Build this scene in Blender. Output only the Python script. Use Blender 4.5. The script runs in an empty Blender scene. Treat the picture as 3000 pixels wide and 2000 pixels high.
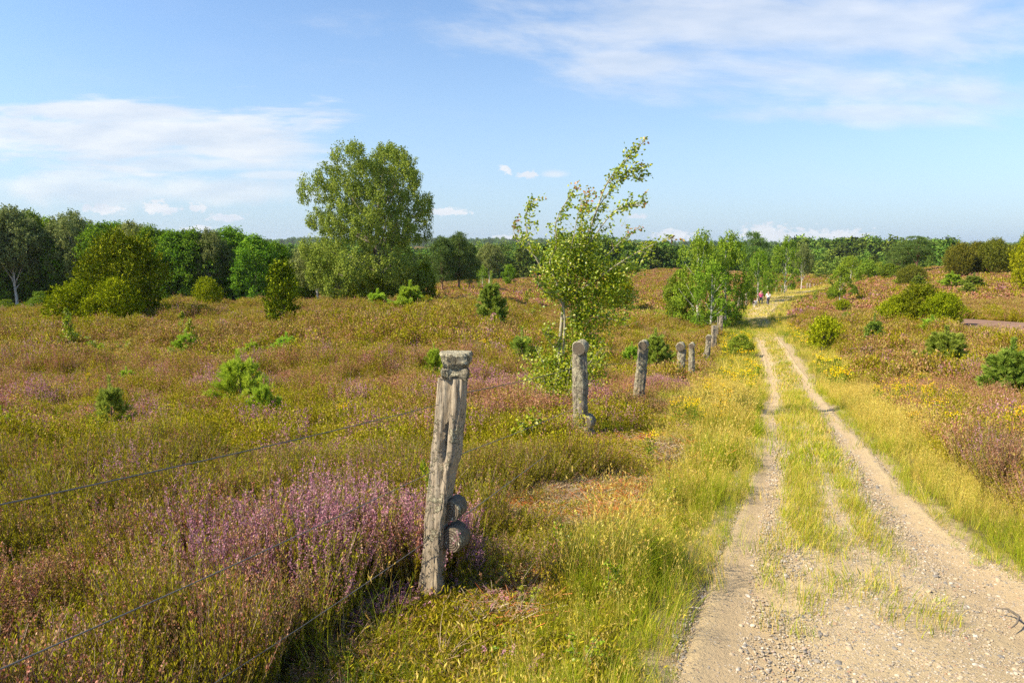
import bpy, math, random
import numpy as np
from mathutils import Vector

R = math.radians
rs = np.random.RandomState(7)
random.seed(7)
S = bpy.context.scene
COL = S.collection

# ------------------------------------------------------------------ camera, sky, sun, exposure
PITCH = math.atan(275 / 2000)
cam_d = bpy.data.cameras.new('camera')
cam = bpy.data.objects.new('camera', cam_d)
COL.objects.link(cam)
cam_d.lens = 24
cam_d.sensor_width = 36
cam_d.clip_start = 0.05
cam_d.clip_end = 12000
cam.location = (0, 0, 0)
cam.rotation_euler = (R(90) - PITCH, 0, 0)
S.camera = cam

SUN_AZ = (-0.95, -0.31)          # horizontal direction towards the sun
SUN_EL = R(44)
_l = math.hypot(*SUN_AZ)
sun_dir = Vector((SUN_AZ[0] / _l * math.cos(SUN_EL), SUN_AZ[1] / _l * math.cos(SUN_EL), math.sin(SUN_EL)))
sd = bpy.data.lights.new('sun', 'SUN')
sd.energy = 5.0
sd.angle = R(0.5)
sd.color = (1.0, 0.885, 0.66)
so = bpy.data.objects.new('sun', sd)
COL.objects.link(so)
so.rotation_euler = sun_dir.to_track_quat('Z', 'Y').to_euler()

S.view_settings.view_transform = 'Standard'
S.view_settings.look = 'None'
S.view_settings.exposure = 0.95
S.view_settings.gamma = 1
S.cycles.max_bounces = 5
S.cycles.diffuse_bounces = 2
S.cycles.glossy_bounces = 2
S.cycles.transmission_bounces = 3
S.cycles.transparent_max_bounces = 4
S.cycles.caustics_reflective = False
S.cycles.caustics_refractive = False
S.cycles.use_adaptive_sampling = True
S.cycles.adaptive_threshold = 0.016
S.cycles.use_denoising = False
S.cycles.sample_clamp_indirect = 4.0


class NT:
    """tiny node helper"""
    def __init__(self, tree):
        self.t = tree
        self.t.nodes.clear()

    def n(self, typ, **kw):
        nd = self.t.nodes.new(typ)
        for k, v in kw.items():
            if k.startswith('i_'):
                nd.inputs[k[2:].replace('_', ' ')].default_value = v
            else:
                setattr(nd, k, v)
        return nd

    def l(self, a, b):
        self.t.links.new(a, b)

    def m(self, op, a, b=None, c=None, clamp=False):
        nd = self.t.nodes.new('ShaderNodeMath')
        nd.operation = op
        nd.use_clamp = clamp
        for i, v in enumerate((a, b, c)):
            if v is None:
                continue
            if isinstance(v, (int, float)):
                nd.inputs[i].default_value = v
            else:
                self.l(v, nd.inputs[i])
        return nd.outputs[0]

    def comb(self, x, y, z):
        nd = self.t.nodes.new('ShaderNodeCombineXYZ')
        for i, v in enumerate((x, y, z)):
            if isinstance(v, (int, float)):
                nd.inputs[i].default_value = v
            else:
                self.l(v, nd.inputs[i])
        return nd.outputs[0]

    def noise(self, vec, scale, detail=4, rough=0.55, dist=0.0):
        nd = self.n('ShaderNodeTexNoise')
        nd.inputs['Scale'].default_value = scale
        nd.inputs['Detail'].default_value = detail
        nd.inputs['Roughness'].default_value = rough
        nd.inputs['Distortion'].default_value = dist
        if vec is not None:
            self.l(vec, nd.inputs['Vector'])
        return nd.outputs['Fac']

    def ramp(self, fac, stops, interp='LINEAR'):
        nd = self.n('ShaderNodeValToRGB')
        cr = nd.color_ramp
        cr.interpolation = interp
        while len(cr.elements) < len(stops):
            cr.elements.new(0.5)
        for e, (p, c) in zip(cr.elements, stops):
            e.position = p
            e.color = (c[0], c[1], c[2], 1) if not isinstance(c, (int, float)) else (c, c, c, 1)
        self.l(fac, nd.inputs[0])
        return nd.outputs[0]

    def mix(self, fac, a, b, blend='MIX'):
        nd = self.t.nodes.new('ShaderNodeMix')
        nd.data_type = 'RGBA'
        nd.blend_type = blend
        for s, v in ((0, fac), (6, a), (7, b)):
            if isinstance(v, (int, float)):
                nd.inputs[s].default_value = v
            elif isinstance(v, (tuple, list)):
                nd.inputs[s].default_value = (v[0], v[1], v[2], 1)
            else:
                self.l(v, nd.inputs[s])
        return nd.outputs[2]


def pix_dir(px, py):
    u = (px - 1500) / 2000.0
    v = (1000 - py) / 2000.0
    cp, sp = math.cos(PITCH), math.sin(PITCH)
    return np.array([u, cp + v * sp, -sp + v * cp])


def sky_uw(px, py):
    d = pix_dir(px, py)
    return d[0] / d[1], d[2] / d[1]


W = bpy.data.worlds.new('World')
S.world = W
W.use_nodes = True
n = NT(W.node_tree)
sky = n.n('ShaderNodeTexSky', sky_type='NISHITA', sun_disc=False)
sky.sun_elevation = SUN_EL
sky.sun_rotation = math.atan2(SUN_AZ[0], SUN_AZ[1]) % (2 * math.pi)
sky.air_density = 1.0
sky.dust_density = 0.6
sky.ozone_density = 2.6
tc = n.n('ShaderNodeTexCoord')
sep = n.n('ShaderNodeSeparateXYZ')
n.l(tc.outputs['Generated'], sep.inputs[0])
yy = n.m('MAXIMUM', sep.outputs[1], 0.06)
U = n.m('DIVIDE', sep.outputs[0], yy)
Wv = n.m('DIVIDE', sep.outputs[2], yy)
uv = n.comb(U, Wv, 0)
stretch = n.comb(n.m('ADD', U, n.m('MULTIPLY', Wv, 0.9)), n.m('MULTIPLY', Wv, 3.6), 0)
n_w = n.noise(stretch, 4.2, 8, 0.62, 0.25)
n_b = n.noise(n.comb(U, n.m('MULTIPLY', Wv, 6.5), 5.0), 5.0, 7, 0.58, 0.2)
n_s = n.noise(n.comb(U, n.m('MULTIPLY', Wv, 1.7), 3.0), 9.0, 6, 0.55, 0.2)
n_p = n.noise(n.comb(U, n.m('MULTIPLY', Wv, 1.8), 7.0), 85.0, 6, 0.6, 0.0)


def ell(px, py, ax, ay, rot=0.0):
    u0, w0 = sky_uw(px, py)
    a, b = ax / 2000.0, ay / 2000.0
    du = n.m('SUBTRACT', U, u0)
    dw = n.m('SUBTRACT', Wv, w0)
    if rot:
        c, s = math.cos(rot), math.sin(rot)
        du, dw = (n.m('ADD', n.m('MULTIPLY', du, c), n.m('MULTIPLY', dw, s)),
                  n.m('SUBTRACT', n.m('MULTIPLY', dw, c), n.m('MULTIPLY', du, s)))
    d2 = n.m('ADD', n.m('POWER', n.m('ABSOLUTE', n.m('DIVIDE', du, a)), 2.0),
             n.m('POWER', n.m('ABSOLUTE', n.m('DIVIDE', dw, b)), 2.0))
    return n.m('SUBTRACT', 1.0, n.m('SQRT', d2))


def union(lst):
    o = lst[0]
    for k in lst[1:]:
        o = n.m('MAXIMUM', o, k)
    return o


def sstep(x, lo, hi):
    nd = n.n('ShaderNodeMapRange', interpolation_type='SMOOTHSTEP')
    nd.inputs['From Min'].default_value = lo
    nd.inputs['From Max'].default_value = hi
    n.l(x, nd.inputs['Value'])
    return nd.outputs[0]


big = union([ell(230, 390, 760, 110, 0.0), ell(620, 405, 400, 75, -0.10), ell(300, 335, 560, 60, 0.0)])
d_big = n.m('MULTIPLY', sstep(n.m('ADD', big, n.m('MULTIPLY', n.m('SUBTRACT', n_b, 0.5), 2.6)), -0.05, 0.6), 0.8)
wisp = union([ell(2350, 60, 1300, 150, 0.02), ell(2350, 230, 900, 110, -0.10), ell(1850, 190, 330, 70, 0.0), ell(2600, 330, 520, 50, 0.0)])
d_wisp = n.m('MULTIPLY', sstep(n.m('ADD', wisp, n.m('MULTIPLY', n.m('SUBTRACT', n_w, 0.48), 2.3)), 0.0, 0.9), 0.62)
lowb = union([ell(260, 512, 190, 26, 0), ell(800, 512, 150, 20, 0), ell(400, 560, 700, 60, 0), ell(1620, 510, 60, 16, 0), ell(600, 480, 500, 30, 0)])
d_low = n.m('MULTIPLY', sstep(n.m('ADD', lowb, n.m('MULTIPLY', n.m('SUBTRACT', n_s, 0.5), 2.0)), 0.0, 0.75), 0.6)
puff = union([ell(300, 612, 62, 20), ell(258, 605, 22, 15), ell(455, 603, 42, 20), ell(475, 616, 62, 15), ell(578, 608, 34, 16), ell(660, 638, 62, 14),
              ell(1550, 512, 34, 13), ell(1480, 498, 26, 10, -0.4), ell(1870, 634, 34, 9), ell(1975, 690, 70, 18), ell(1960, 680, 24, 16), ell(1500, 700, 60, 15), ell(1310, 620, 70, 12),
              ell(2245, 684, 80, 32), ell(2330, 696, 150, 30), ell(2460, 696, 130, 26), ell(2230, 668, 28, 14), ell(575, 668, 50, 10)])
d_puff = n.m('MULTIPLY', sstep(n.m('ADD', puff, n.m('MULTIPLY', n.m('SUBTRACT', n_p, 0.48), 3.0)), 0.02, 0.55), 0.92)
keep = n.m('MULTIPLY', sstep(Wv, -0.02, 0.004), sstep(sep.outputs[1], 0.08, 0.3))
dens = n.m('MAXIMUM', n.m('MAXIMUM', d_big, d_wisp), n.m('MAXIMUM', d_low, d_puff))
thin = n.m('MULTIPLY', sstep(n_w, 0.45, 0.95), 0.12)
dens = n.m('MULTIPLY', n.m('MAXIMUM', dens, thin), keep, clamp=True)
ccol = n.ramp(n.noise(n.comb(U, n.m('MULTIPLY', Wv, 4.0), 1.0), 9.0, 4, 0.5), [(0.3, (3.7, 4.1, 4.7)), (0.7, (5.3, 5.3, 5.35))])
skyc = n.mix(1.0, sky.outputs[0], (0.93, 1.02, 1.10), 'MULTIPLY')
grad = n.m('POWER', n.m('SUBTRACT', 1.0, n.m('MULTIPLY', Wv, 2.2), clamp=True), 2.0)
skyc = n.mix(n.m('MULTIPLY', grad, 0.85), skyc, (2.5, 3.3, 4.3))
final = n.mix(dens, skyc, ccol)
bg = n.n('ShaderNodeBackground')
bg.inputs['Strength'].default_value = 0.10
n.l(final, bg.inputs['Color'])
wo = n.n('ShaderNodeOutputWorld')
n.l(bg.outputs[0], wo.inputs['Surface'])


# ------------------------------------------------------------------ numpy noise
def _hash(ix, iy, seed):
    h = (ix.astype(np.int64) * 374761393 + iy.astype(np.int64) * 668265263 + seed * 1442695041) & 0x7fffffff
    h = ((h ^ (h >> 13)) * 1274126177) & 0x7fffffff
    return ((h ^ (h >> 16)) & 0xffff) / 65535.0


def vnoise(x, y, seed=0):
    x = np.asarray(x, float); y = np.asarray(y, float)
    ix = np.floor(x); iy = np.floor(y)
    fx = x - ix; fy = y - iy
    fx = fx * fx * (3 - 2 * fx); fy = fy * fy * (3 - 2 * fy)
    a = _hash(ix, iy, seed); b = _hash(ix + 1, iy, seed)
    c = _hash(ix, iy + 1, seed); d = _hash(ix + 1, iy + 1, seed)
    return (a * (1 - fx) + b * fx) * (1 - fy) + (c * (1 - fx) + d * fx) * fy


def fbm(x, y, seed=0, octv=4):
    s = 0; a = 0.5; t = 0
    for k in range(octv):
        s = s + a * vnoise(np.asarray(x) * 2 ** k + 17.3 * k, np.asarray(y) * 2 ** k - 9.1 * k, seed + k)
        t += a; a *= 0.55
    return s / t


def ss(x, a, b):
    t = np.clip((np.asarray(x, float) - a) / (b - a), 0, 1)
    return t * t * (3 - 2 * t)


# ------------------------------------------------------------------ terrain
CP = []


def cp(px, py, d):
    v = pix_dir(px, py)
    CP.append((v[0] / v[1] * d, d, v[2] / v[1] * d))


def ch(px, d, H):
    CP.append(((px - 1500) / 2000.0 * d, d, -H))


for p in (-900, 0, 1300, 2400, 3900):
    ch(p, 1.0, 1.75); ch(p, 2.5, 1.95)
for p in (-900, 0, 800, 3000, 3900):
    ch(p, 3.6, 2.1 if p < 2000 else 2.2); ch(p, 7.0, 2.5)
cp(1290, 1755, 3.86); ch(2400, 3.45, 2.14); ch(2400, 5.2, 2.3); ch(1500, 7.0, 2.5); ch(2400, 7.2, 2.5)
cp(1710, 1293, 9.8); ch(300, 10, 2.85); ch(2900, 10, 2.9); ch(-900, 10, 2.9); ch(3900, 10, 2.9); ch(1000, 10, 2.85)
cp(1878, 1200, 14.5); ch(0, 14.5, 3.3); cp(2350, 1200, 14.6); cp(2950, 1190, 16.5); ch(-900, 15, 3.2); ch(3900, 15, 3.3); ch(900, 14.5, 3.35)
cp(2005, 1140, 22); cp(2070, 1078, 32); cp(2093, 1030, 40); cp(2110, 975, 50); cp(2225, 896, 79); cp(2280, 860, 105)
cp(2360, 846, 125); cp(2425, 826, 145); cp(2350, 805, 190)
cp(365, 948, 37); cp(830, 957, 33); cp(0, 985, 33); cp(1440, 968, 29); cp(700, 1060, 23); cp(0, 1080, 22); cp(1600, 1010, 30)
cp(1110, 900, 58); cp(1240, 895, 58); cp(612, 904, 60); cp(200, 907, 80); cp(500, 907, 78); cp(0, 925, 65); cp(900, 905, 60)
ch(300, 110, 9.6); ch(-300, 100, 9.0); ch(800, 120, 9.6)
cp(1330, 852, 95); cp(1500, 838, 120); cp(1900, 865, 100); cp(1900, 930, 62); cp(1650, 905, 70); cp(1950, 802, 150); cp(1700, 816, 150)
ch(1950, 195, 6.8); ch(1500, 190, 9.2); ch(1000, 190, 11)
cp(2410, 1032, 35); cp(2555, 1026, 33); cp(2765, 1090, 24); cp(2680, 962, 43); cp(2950, 962, 40); cp(2457, 888, 75)
cp(2960, 862, 68); cp(2750, 832, 90); cp(2660, 803, 120); cp(2600, 852, 95)
ch(-900, 35, 4.3); ch(-900, 80, 7.5); ch(3900, 35, 4.2); ch(3900, 80, 4.2); ch(-900, 150, 10); ch(3900, 150, 6)
for p in (-900, 300, 1200, 1800, 2300, 2900, 3900):
    ch(p, 260, 12 if p < 2500 else 10); ch(p, 420, 15); ch(p, 900, 17)
for p, h in ((-900, 6), (400, 6), (850, -6), (1150, -8), (1450, -8), (1750, -2), (2300, 6), (3000, 8), (3900, 8)):
    ch(p, 2000, h); ch(p, 2600, h + 6); ch(p, 5000, 30)
CP = np.array(CP)


def warp(x, y):
    yy = np.maximum(y, -3.0) + 5.0
    u = np.clip(x / yy, -1.6, 1.6)
    return u * 2.2, np.log(yy)


_cu, _cv = warp(CP[:, 0], CP[:, 1])


def _kern(r2):
    return 0.5 * r2 * np.log(r2 + 1e-9)


_N = len(CP)
_K = _kern((_cu[:, None] - _cu[None]) ** 2 + (_cv[:, None] - _cv[None]) ** 2) + np.eye(_N) * 0.0015
_P = np.stack([np.ones(_N), _cu, _cv], 1)
_A = np.zeros((_N + 3, _N + 3)); _A[:_N, :_N] = _K; _A[:_N, _N:] = _P; _A[_N:, :_N] = _P.T
# interpolate height divided by distance so near points stay exact
_rhs = np.concatenate([CP[:, 2] / (CP[:, 1] + 5.0), np.zeros(3)])
_sol = np.linalg.solve(_A, _rhs)


def gz0(x, y):
    x = np.asarray(x, float); y = np.asarray(y, float)
    sh = np.broadcast(x, y).shape
    x = np.broadcast_to(x, sh).ravel(); y = np.broadcast_to(y, sh).ravel()
    out = np.empty(len(x))
    for i in range(0, len(x), 20000):
        u, v = warp(x[i:i + 20000], y[i:i + 20000])
        k = _kern((u[:, None] - _cu[None]) ** 2 + (v[:, None] - _cv[None]) ** 2)
        out[i:i + 20000] = (k @ _sol[:_N] + _sol[_N] + _sol[_N + 1] * u + _sol[_N + 2] * v) * (np.maximum(y[i:i + 20000], -3) + 5.0)
    return out.reshape(sh)


def gz(x, y):
    x = np.asarray(x, float); y = np.asarray(y, float)
    a = np.clip((y - 12) / 40, 0, 1)
    return gz0(x, y) + (fbm(x / 9.0, y / 9.0, 5, 3) - 0.5) * 0.7 * a + (fbm(x / 1.7, y / 1.7, 9, 3) - 0.5) * 0.10 * np.clip(1 - (y - 18) / 18, 0, 1)


_ds = np.concatenate([np.arange(1.0, 30, 0.05), np.arange(30, 120, 0.2), np.arange(120, 420, 1.0)])


def G(px, py):
    """ground point seen at photo pixel px, py"""
    v = pix_dir(px, py)
    X = v[0] / v[1] * _ds
    Z = v[2] / v[1] * _ds
    g = gz(X, _ds)
    hit = np.nonzero(g >= Z)[0]
    i = hit[0] if len(hit) else len(_ds) - 1
    return np.array([X[i], _ds[i], g[i]])


def GD(px, d):
    x = (px - 1500) / 2000.0 * d / math.cos(PITCH)
    return np.array([x, d, float(gz(x, d))])


def Hpx(p, top_py):
    """height above p of the photo row top_py"""
    v = pix_dir(1500, top_py)
    return v[2] / v[1] * p[1] - p[2]


# path edges: stations (photo row, left edge, right edge)
ST = [(2000, 1950, 3530), (1848, 2015, 3275), (1685, 2076, 2999), (1577, 2128, 2816), (1486, 2165, 2714), (1389, 2198, 2612),
      (1292, 2215, 2530), (1210, 2226, 2449), (1167, 2233, 2415), (1114, 2240, 2376), (1071, 2242, 2338), (1018, 2226, 2303),
      (975, 2208, 2270), (940, 2196, 2246), (915, 2194, 2252), (893, 2204, 2284), (875, 2225, 2318), (862, 2256, 2352), (851, 2300, 2392)]
_L = np.array([G(a, y)[:2] for y, a, b in ST]); _R_ = np.array([G(b, y)[:2] for y, a, b in ST])
_dirn = np.array([0.12, -1.0])
_L = np.vstack([_L[0] + [-0.9, -3.6], _L]); _R_ = np.vstack([_R_[0] + [0.9, -3.6], _R_])
_endv = (_L[-1] + _R_[-1] - _L[-2] - _R_[-2]) * 0.5
_endv = np.array([18.0, 14.0])
_L = np.vstack([_L, _L[-1] + _endv]); _R_ = np.vstack([_R_, _R_[-1] + _endv])


def resample(P, t0, t1):
    out = np.empty((len(t1), 2))
    for k in range(2):
        out[:, k] = np.interp(t1, t0, P[:, k])
    return out


_c = (_L + _R_) / 2
_arc = np.concatenate([[0], np.cumsum(np.hypot(*np.diff(_c, axis=0).T))])
_t = np.concatenate([np.arange(0, 30, 0.12), np.arange(30, _arc[-1], 0.5)])
PL = resample(_L, _arc, _t); PR = resample(_R_, _arc, _t)
for _k in range(6):
    for A_ in (PL, PR):
        A_[1:-1] = (A_[:-2] + 2 * A_[1:-1] + A_[2:]) / 4
PC = (PL + PR) / 2
PH = np.hypot(*(PR - PL).T) / 2
_tan = np.gradient(PC, axis=0); _tan /= np.hypot(*_tan.T)[:, None]


def path_q(x, y):
    """0..1 across the track (0 left edge), metres outside it, index"""
    x = np.asarray(x, float); y = np.asarray(y, float)
    q = np.empty(len(x)); off = np.empty(len(x))
    for i in range(0, len(x), 8000):
        dx = x[i:i + 8000, None] - PC[None, :, 0]; dy = y[i:i + 8000, None] - PC[None, :, 1]
        j = np.argmin(dx * dx + dy * dy, 1)
        r = np.arange(len(j))
        t = dx[r, j] * _tan[j, 1] - dy[r, j] * _tan[j, 0]
        dd = np.sqrt(dx[r, j] ** 2 + dy[r, j] ** 2)
        t = np.where(dd > 1.3 * np.abs(t) + 1.0, np.sign(t) * dd, t)
        q[i:i + 8000] = 0.5 + t / (2 * PH[j])
        off[i:i + 8000] = np.abs(t) - PH[j]
    return q, off


# ------------------------------------------------------------------ mesh helpers
class Geo:
    def __init__(self):
        self.v = []; self.f = {3: [], 4: []}; self.m = {3: [], 4: []}; self.r = {3: [], 4: []}; self.nv = 0

    def add(self, V, F, mat=0, rnd=None):
        V = np.asarray(V, float).reshape(-1, 3); F = np.asarray(F, int)
        k = F.shape[1]
        self.v.append(V); self.f[k].append(F + self.nv); self.nv += len(V)
        self.m[k].append(np.full(len(F), mat) if np.isscalar(mat) else np.asarray(mat))
        if rnd is None:
            rnd = rs.rand(len(F))
        elif np.isscalar(rnd):
            rnd = np.full(len(F), rnd)
        self.r[k].append(rnd)
        return self

    def mesh(self, name, mats, smooth=False):
        me = bpy.data.meshes.new(name)
        V = np.concatenate(self.v)
        F3 = np.concatenate(self.f[3]) if self.f[3] else np.zeros((0, 3), int)
        F4 = np.concatenate(self.f[4]) if self.f[4] else np.zeros((0, 4), int)
        M = np.concatenate(self.m[3] + self.m[4]); Rr = np.concatenate(self.r[3] + self.r[4])
        me.vertices.add(len(V)); me.vertices.foreach_set('co', V.ravel())
        loops = np.concatenate([F3.ravel(), F4.ravel()])
        me.loops.add(len(loops)); me.loops.foreach_set('vertex_index', loops.astype(np.int32))
        starts = np.concatenate([np.arange(len(F3)) * 3, len(F3) * 3 + np.arange(len(F4)) * 4]).astype(np.int32)
        me.polygons.add(len(starts)); me.polygons.foreach_set('loop_start', starts)
        me.polygons.foreach_set('material_index', M.astype(np.int32))
        me.update(calc_edges=True)
        me.polygons.foreach_set('use_smooth', np.full(len(starts), smooth))
        a = me.attributes.new('rnd', 'FLOAT', 'FACE'); a.data.foreach_set('value', Rr.astype(np.float32))
        for mt in mats:
            me.materials.append(mt)
        return me


def unit(a):
    a = np.asarray(a, float)
    return a / np.maximum(np.linalg.norm(a, axis=-1, keepdims=True), 1e-9)


def cards(P, A, L, Wd, Nn=None, mid=0.5):
    """diamond leaves at P pointing along A with rough normal Nn"""
    N_ = len(P)
    A = unit(A)
    if Nn is None:
        Nn = rs.randn(N_, 3)
    B = unit(np.cross(A, Nn))
    L = np.broadcast_to(L, N_)[:, None]; Wd = np.broadcast_to(Wd, N_)[:, None]
    V = np.stack([P, P + A * L * mid + B * Wd * 0.5, P + A * L, P + A * L * mid - B * Wd * 0.5], 1)
    F = np.arange(N_ * 4).reshape(-1, 4)
    return V.reshape(-1, 3), F


def tube(pts, rad, ns=6, cap=True):
    pts = np.asarray(pts, float); k = len(pts)
    rad = np.broadcast_to(rad, k)
    T = unit(np.gradient(pts, axis=0))
    ref = np.array([0.13, 0.31, 1.0]) if abs(T[0][2]) < 0.9 else np.array([1.0, 0.2, 0.1])
    B = unit(np.cross(T, ref)); C = np.cross(T, B)
    a = np.linspace(0, 2 * math.pi, ns, endpoint=False)
    V = pts[:, None] + rad[:, None, None] * (np.cos(a)[None, :, None] * B[:, None] + np.sin(a)[None, :, None] * C[:, None])
    V = V.reshape(-1, 3)
    i = np.arange(k - 1)[:, None] * ns; j = np.arange(ns)[None]
    F = np.stack([i + j, i + (j + 1) % ns, i + ns + (j + 1) % ns, i + ns + j], -1).reshape(-1, 4)
    return V, F


def grid_faces(nr, nc):
    i = np.arange(nr - 1)[:, None] * nc; j = np.arange(nc - 1)[None]
    return np.stack([i + j, i + j + 1, i + nc + j + 1, i + nc + j], -1).reshape(-1, 4)


def link(name, me, parent=None, loc=None):
    o = bpy.data.objects.new(name, me)
    COL.objects.link(o)
    if parent is not None:
        o.parent = parent
    if loc is not None:
        o.location = Vector(loc)
    return o


def tag(o, label=None, cat=None, group=None, kind=None):
    for k, v in (('label', label), ('category', cat), ('group', group), ('kind', kind)):
        if v:
            o[k] = v
    return o


def copy_tree(o, parent=None):
    c = o.copy()
    COL.objects.link(c)
    if parent is not None:
        c.parent = parent
    for ch_ in o.children:
        copy_tree(ch_, c)
    return c


# ------------------------------------------------------------------ materials
def new_mat(name):
    m = bpy.data.materials.new(name)
    m.use_nodes = True
    return m, NT(m.node_tree)


def leaf_mat(name, stops, transl=0.3, var=0.35, gloss=0.0, hue=0.03):
    m, n = new_mat(name)
    at = n.n('ShaderNodeAttribute', attribute_name='rnd')
    oi = n.n('ShaderNodeObjectInfo')
    col = n.ramp(at.outputs['Fac'], stops)
    hs = n.n('ShaderNodeHueSaturation')
    n.l(col, hs.inputs['Color'])
    n.l(n.m('ADD', 1 - var / 2, n.m('MULTIPLY', oi.outputs['Random'], var)), hs.inputs['Value'])
    n.l(n.m('ADD', 0.5 - hue / 2, n.m('MULTIPLY', n.m('FRACT', n.m('MULTIPLY', oi.outputs['Random'], 7.31)), hue)), hs.inputs['Hue'])
    d = n.n('ShaderNodeBsdfDiffuse'); n.l(hs.outputs[0], d.inputs[0])
    t = n.n('ShaderNodeBsdfTranslucent'); n.l(hs.outputs[0], t.inputs[0])
    mx = n.n('ShaderNodeMixShader'); mx.inputs[0].default_value = transl
    n.l(d.outputs[0], mx.inputs[1]); n.l(t.outputs[0], mx.inputs[2])
    out = mx.outputs[0]
    if gloss:
        g = n.n('ShaderNodeBsdfGlossy'); g.inputs['Roughness'].default_value = 0.42
        g.inputs['Color'].default_value = (1, 1, 1, 1)
        m2 = n.n('ShaderNodeMixShader'); m2.inputs[0].default_value = gloss
        n.l(out, m2.inputs[1]); n.l(g.outputs[0], m2.inputs[2]); out = m2.outputs[0]
    o = n.n('ShaderNodeOutputMaterial'); n.l(out, o.inputs['Surface'])
    return m


M = {}
M['bloom'] = leaf_mat('heather_bloom', [(0, (0.36, 0.13, 0.19)), (0.5, (0.50, 0.23, 0.31)), (1, (0.62, 0.39, 0.38))], 0.3, 0.3)
M['faded'] = leaf_mat('heather_faded', [(0, (0.26, 0.10, 0.048)), (0.5, (0.42, 0.20, 0.115)), (1, (0.55, 0.34, 0.225))], 0.25, 0.4, hue=0.05)
M['sprig'] = leaf_mat('heather_sprig', [(0, (0.12, 0.12, 0.006)), (0.5, (0.30, 0.27, 0.012)), (1, (0.50, 0.44, 0.035))], 0.35, 0.4, hue=0.04)
M['sprigdry'] = leaf_mat('heather_sprig_dry', [(0, (0.20, 0.12, 0.03)), (0.5, (0.36, 0.25, 0.06)), (1, (0.54, 0.42, 0.14))], 0.25, 0.4)
M['twig'] = leaf_mat('twig', [(0, (0.10, 0.06, 0.04)), (0.5, (0.20, 0.13, 0.09)), (1, (0.38, 0.29, 0.22))], 0.0, 0.3)
M['grass'] = leaf_mat('grass_green', [(0, (0.14, 0.22, 0.010)), (0.5, (0.30, 0.38, 0.016)), (1, (0.50, 0.51, 0.04))], 0.42, 0.35)
M['lush'] = leaf_mat('grass_lush', [(0, (0.08, 0.15, 0.02)), (0.6, (0.20, 0.29, 0.03)), (1, (0.32, 0.40, 0.06))], 0.42, 0.3)
M['straw'] = leaf_mat('grass_straw', [(0, (0.42, 0.29, 0.05)), (0.5, (0.64, 0.49, 0.09)), (1, (0.78, 0.64, 0.20))], 0.3, 0.25)
M['rust'] = leaf_mat('litter_rust', [(0, (0.26, 0.07, 0.02)), (0.5, (0.46, 0.15, 0.04)), (1, (0.56, 0.27, 0.11))], 0.0, 0.3)
M['pale'] = leaf_mat('litter_pale', [(0, (0.20, 0.13, 0.08)), (0.5, (0.34, 0.25, 0.16)), (1, (0.50, 0.40, 0.27))], 0.0, 0.3)
M['yellow'] = leaf_mat('flower_yellow', [(0, (0.75, 0.42, 0.0)), (0.6, (0.85, 0.60, 0.01)), (1, (0.85, 0.68, 0.03))], 0.25, 0.15)
M['weed'] = leaf_mat('flower_leaf', [(0, (0.09, 0.16, 0.015)), (1, (0.30, 0.37, 0.04))], 0.4, 0.3)
M['oak'] = leaf_mat('leaf_oak', [(0, (0.06, 0.13, 0.008)), (0.6, (0.15, 0.26, 0.018)), (1, (0.30, 0.40, 0.035))], 0.3, 0.45, hue=0.03)
M['birch'] = leaf_mat('leaf_birch', [(0, (0.11, 0.16, 0.022)), (0.6, (0.25, 0.31, 0.045)), (1, (0.44, 0.47, 0.09))], 0.3, 0.15)
M['birchpale'] = leaf_mat('leaf_birch_pale', [(0, (0.11, 0.15, 0.04)), (0.6, (0.22, 0.26, 0.075)), (1, (0.38, 0.41, 0.15))], 0.3, 0.25)
M['lime'] = leaf_mat('leaf_light', [(0, (0.09, 0.16, 0.012)), (0.6, (0.21, 0.31, 0.025)), (1, (0.40, 0.46, 0.06))], 0.25, 0.25)
M['juniper'] = leaf_mat('leaf_juniper', [(0, (0.09, 0.13, 0.006)), (0.6, (0.27, 0.31, 0.010)), (1, (0.52, 0.52, 0.025))], 0.08, 0.25)
M['junidark'] = leaf_mat('leaf_juniper_dark', [(0, (0.05, 0.075, 0.006)), (0.6, (0.15, 0.18, 0.010)), (1, (0.33, 0.34, 0.02))], 0.05, 0.3)
M['junibrown'] = leaf_mat('leaf_juniper_brown', [(0, (0.07, 0.08, 0.012)), (0.6, (0.17, 0.175, 0.022)), (1, (0.31, 0.28, 0.04))], 0.15, 0.3)
M['pine'] = leaf_mat('needle_pine', [(0, (0.05, 0.09, 0.02)), (0.6, (0.13, 0.20, 0.045)), (1, (0.25, 0.33, 0.09))], 0.1, 0.3)
M['youngpine'] = leaf_mat('needle_young', [(0, (0.14, 0.22, 0.02)), (0.6, (0.32, 0.42, 0.06)), (1, (0.54, 0.60, 0.14))], 0.35, 0.3)
M['brightpine'] = leaf_mat('needle_bright', [(0, (0.22, 0.36, 0.02)), (0.6, (0.40, 0.55, 0.05)), (1, (0.58, 0.68, 0.10))], 0.35, 0.2)
M['aspen'] = leaf_mat('leaf_aspen', [(0, (0.11, 0.19, 0.005)), (0.45, (0.28, 0.38, 0.010)), (0.75, (0.42, 0.46, 0.018)), (0.94, (0.52, 0.48, 0.04)), (0.97, (0.52, 0.20, 0.08)), (1, (0.45, 0.15, 0.07))], 0.45, 0.1, 0.03)
M['distant'] = leaf_mat('leaf_distant', [(0, (0.05, 0.10, 0.015)), (0.6, (0.12, 0.19, 0.03)), (1, (0.23, 0.30, 0.05))], 0.15, 1.0, hue=0.05)


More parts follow.
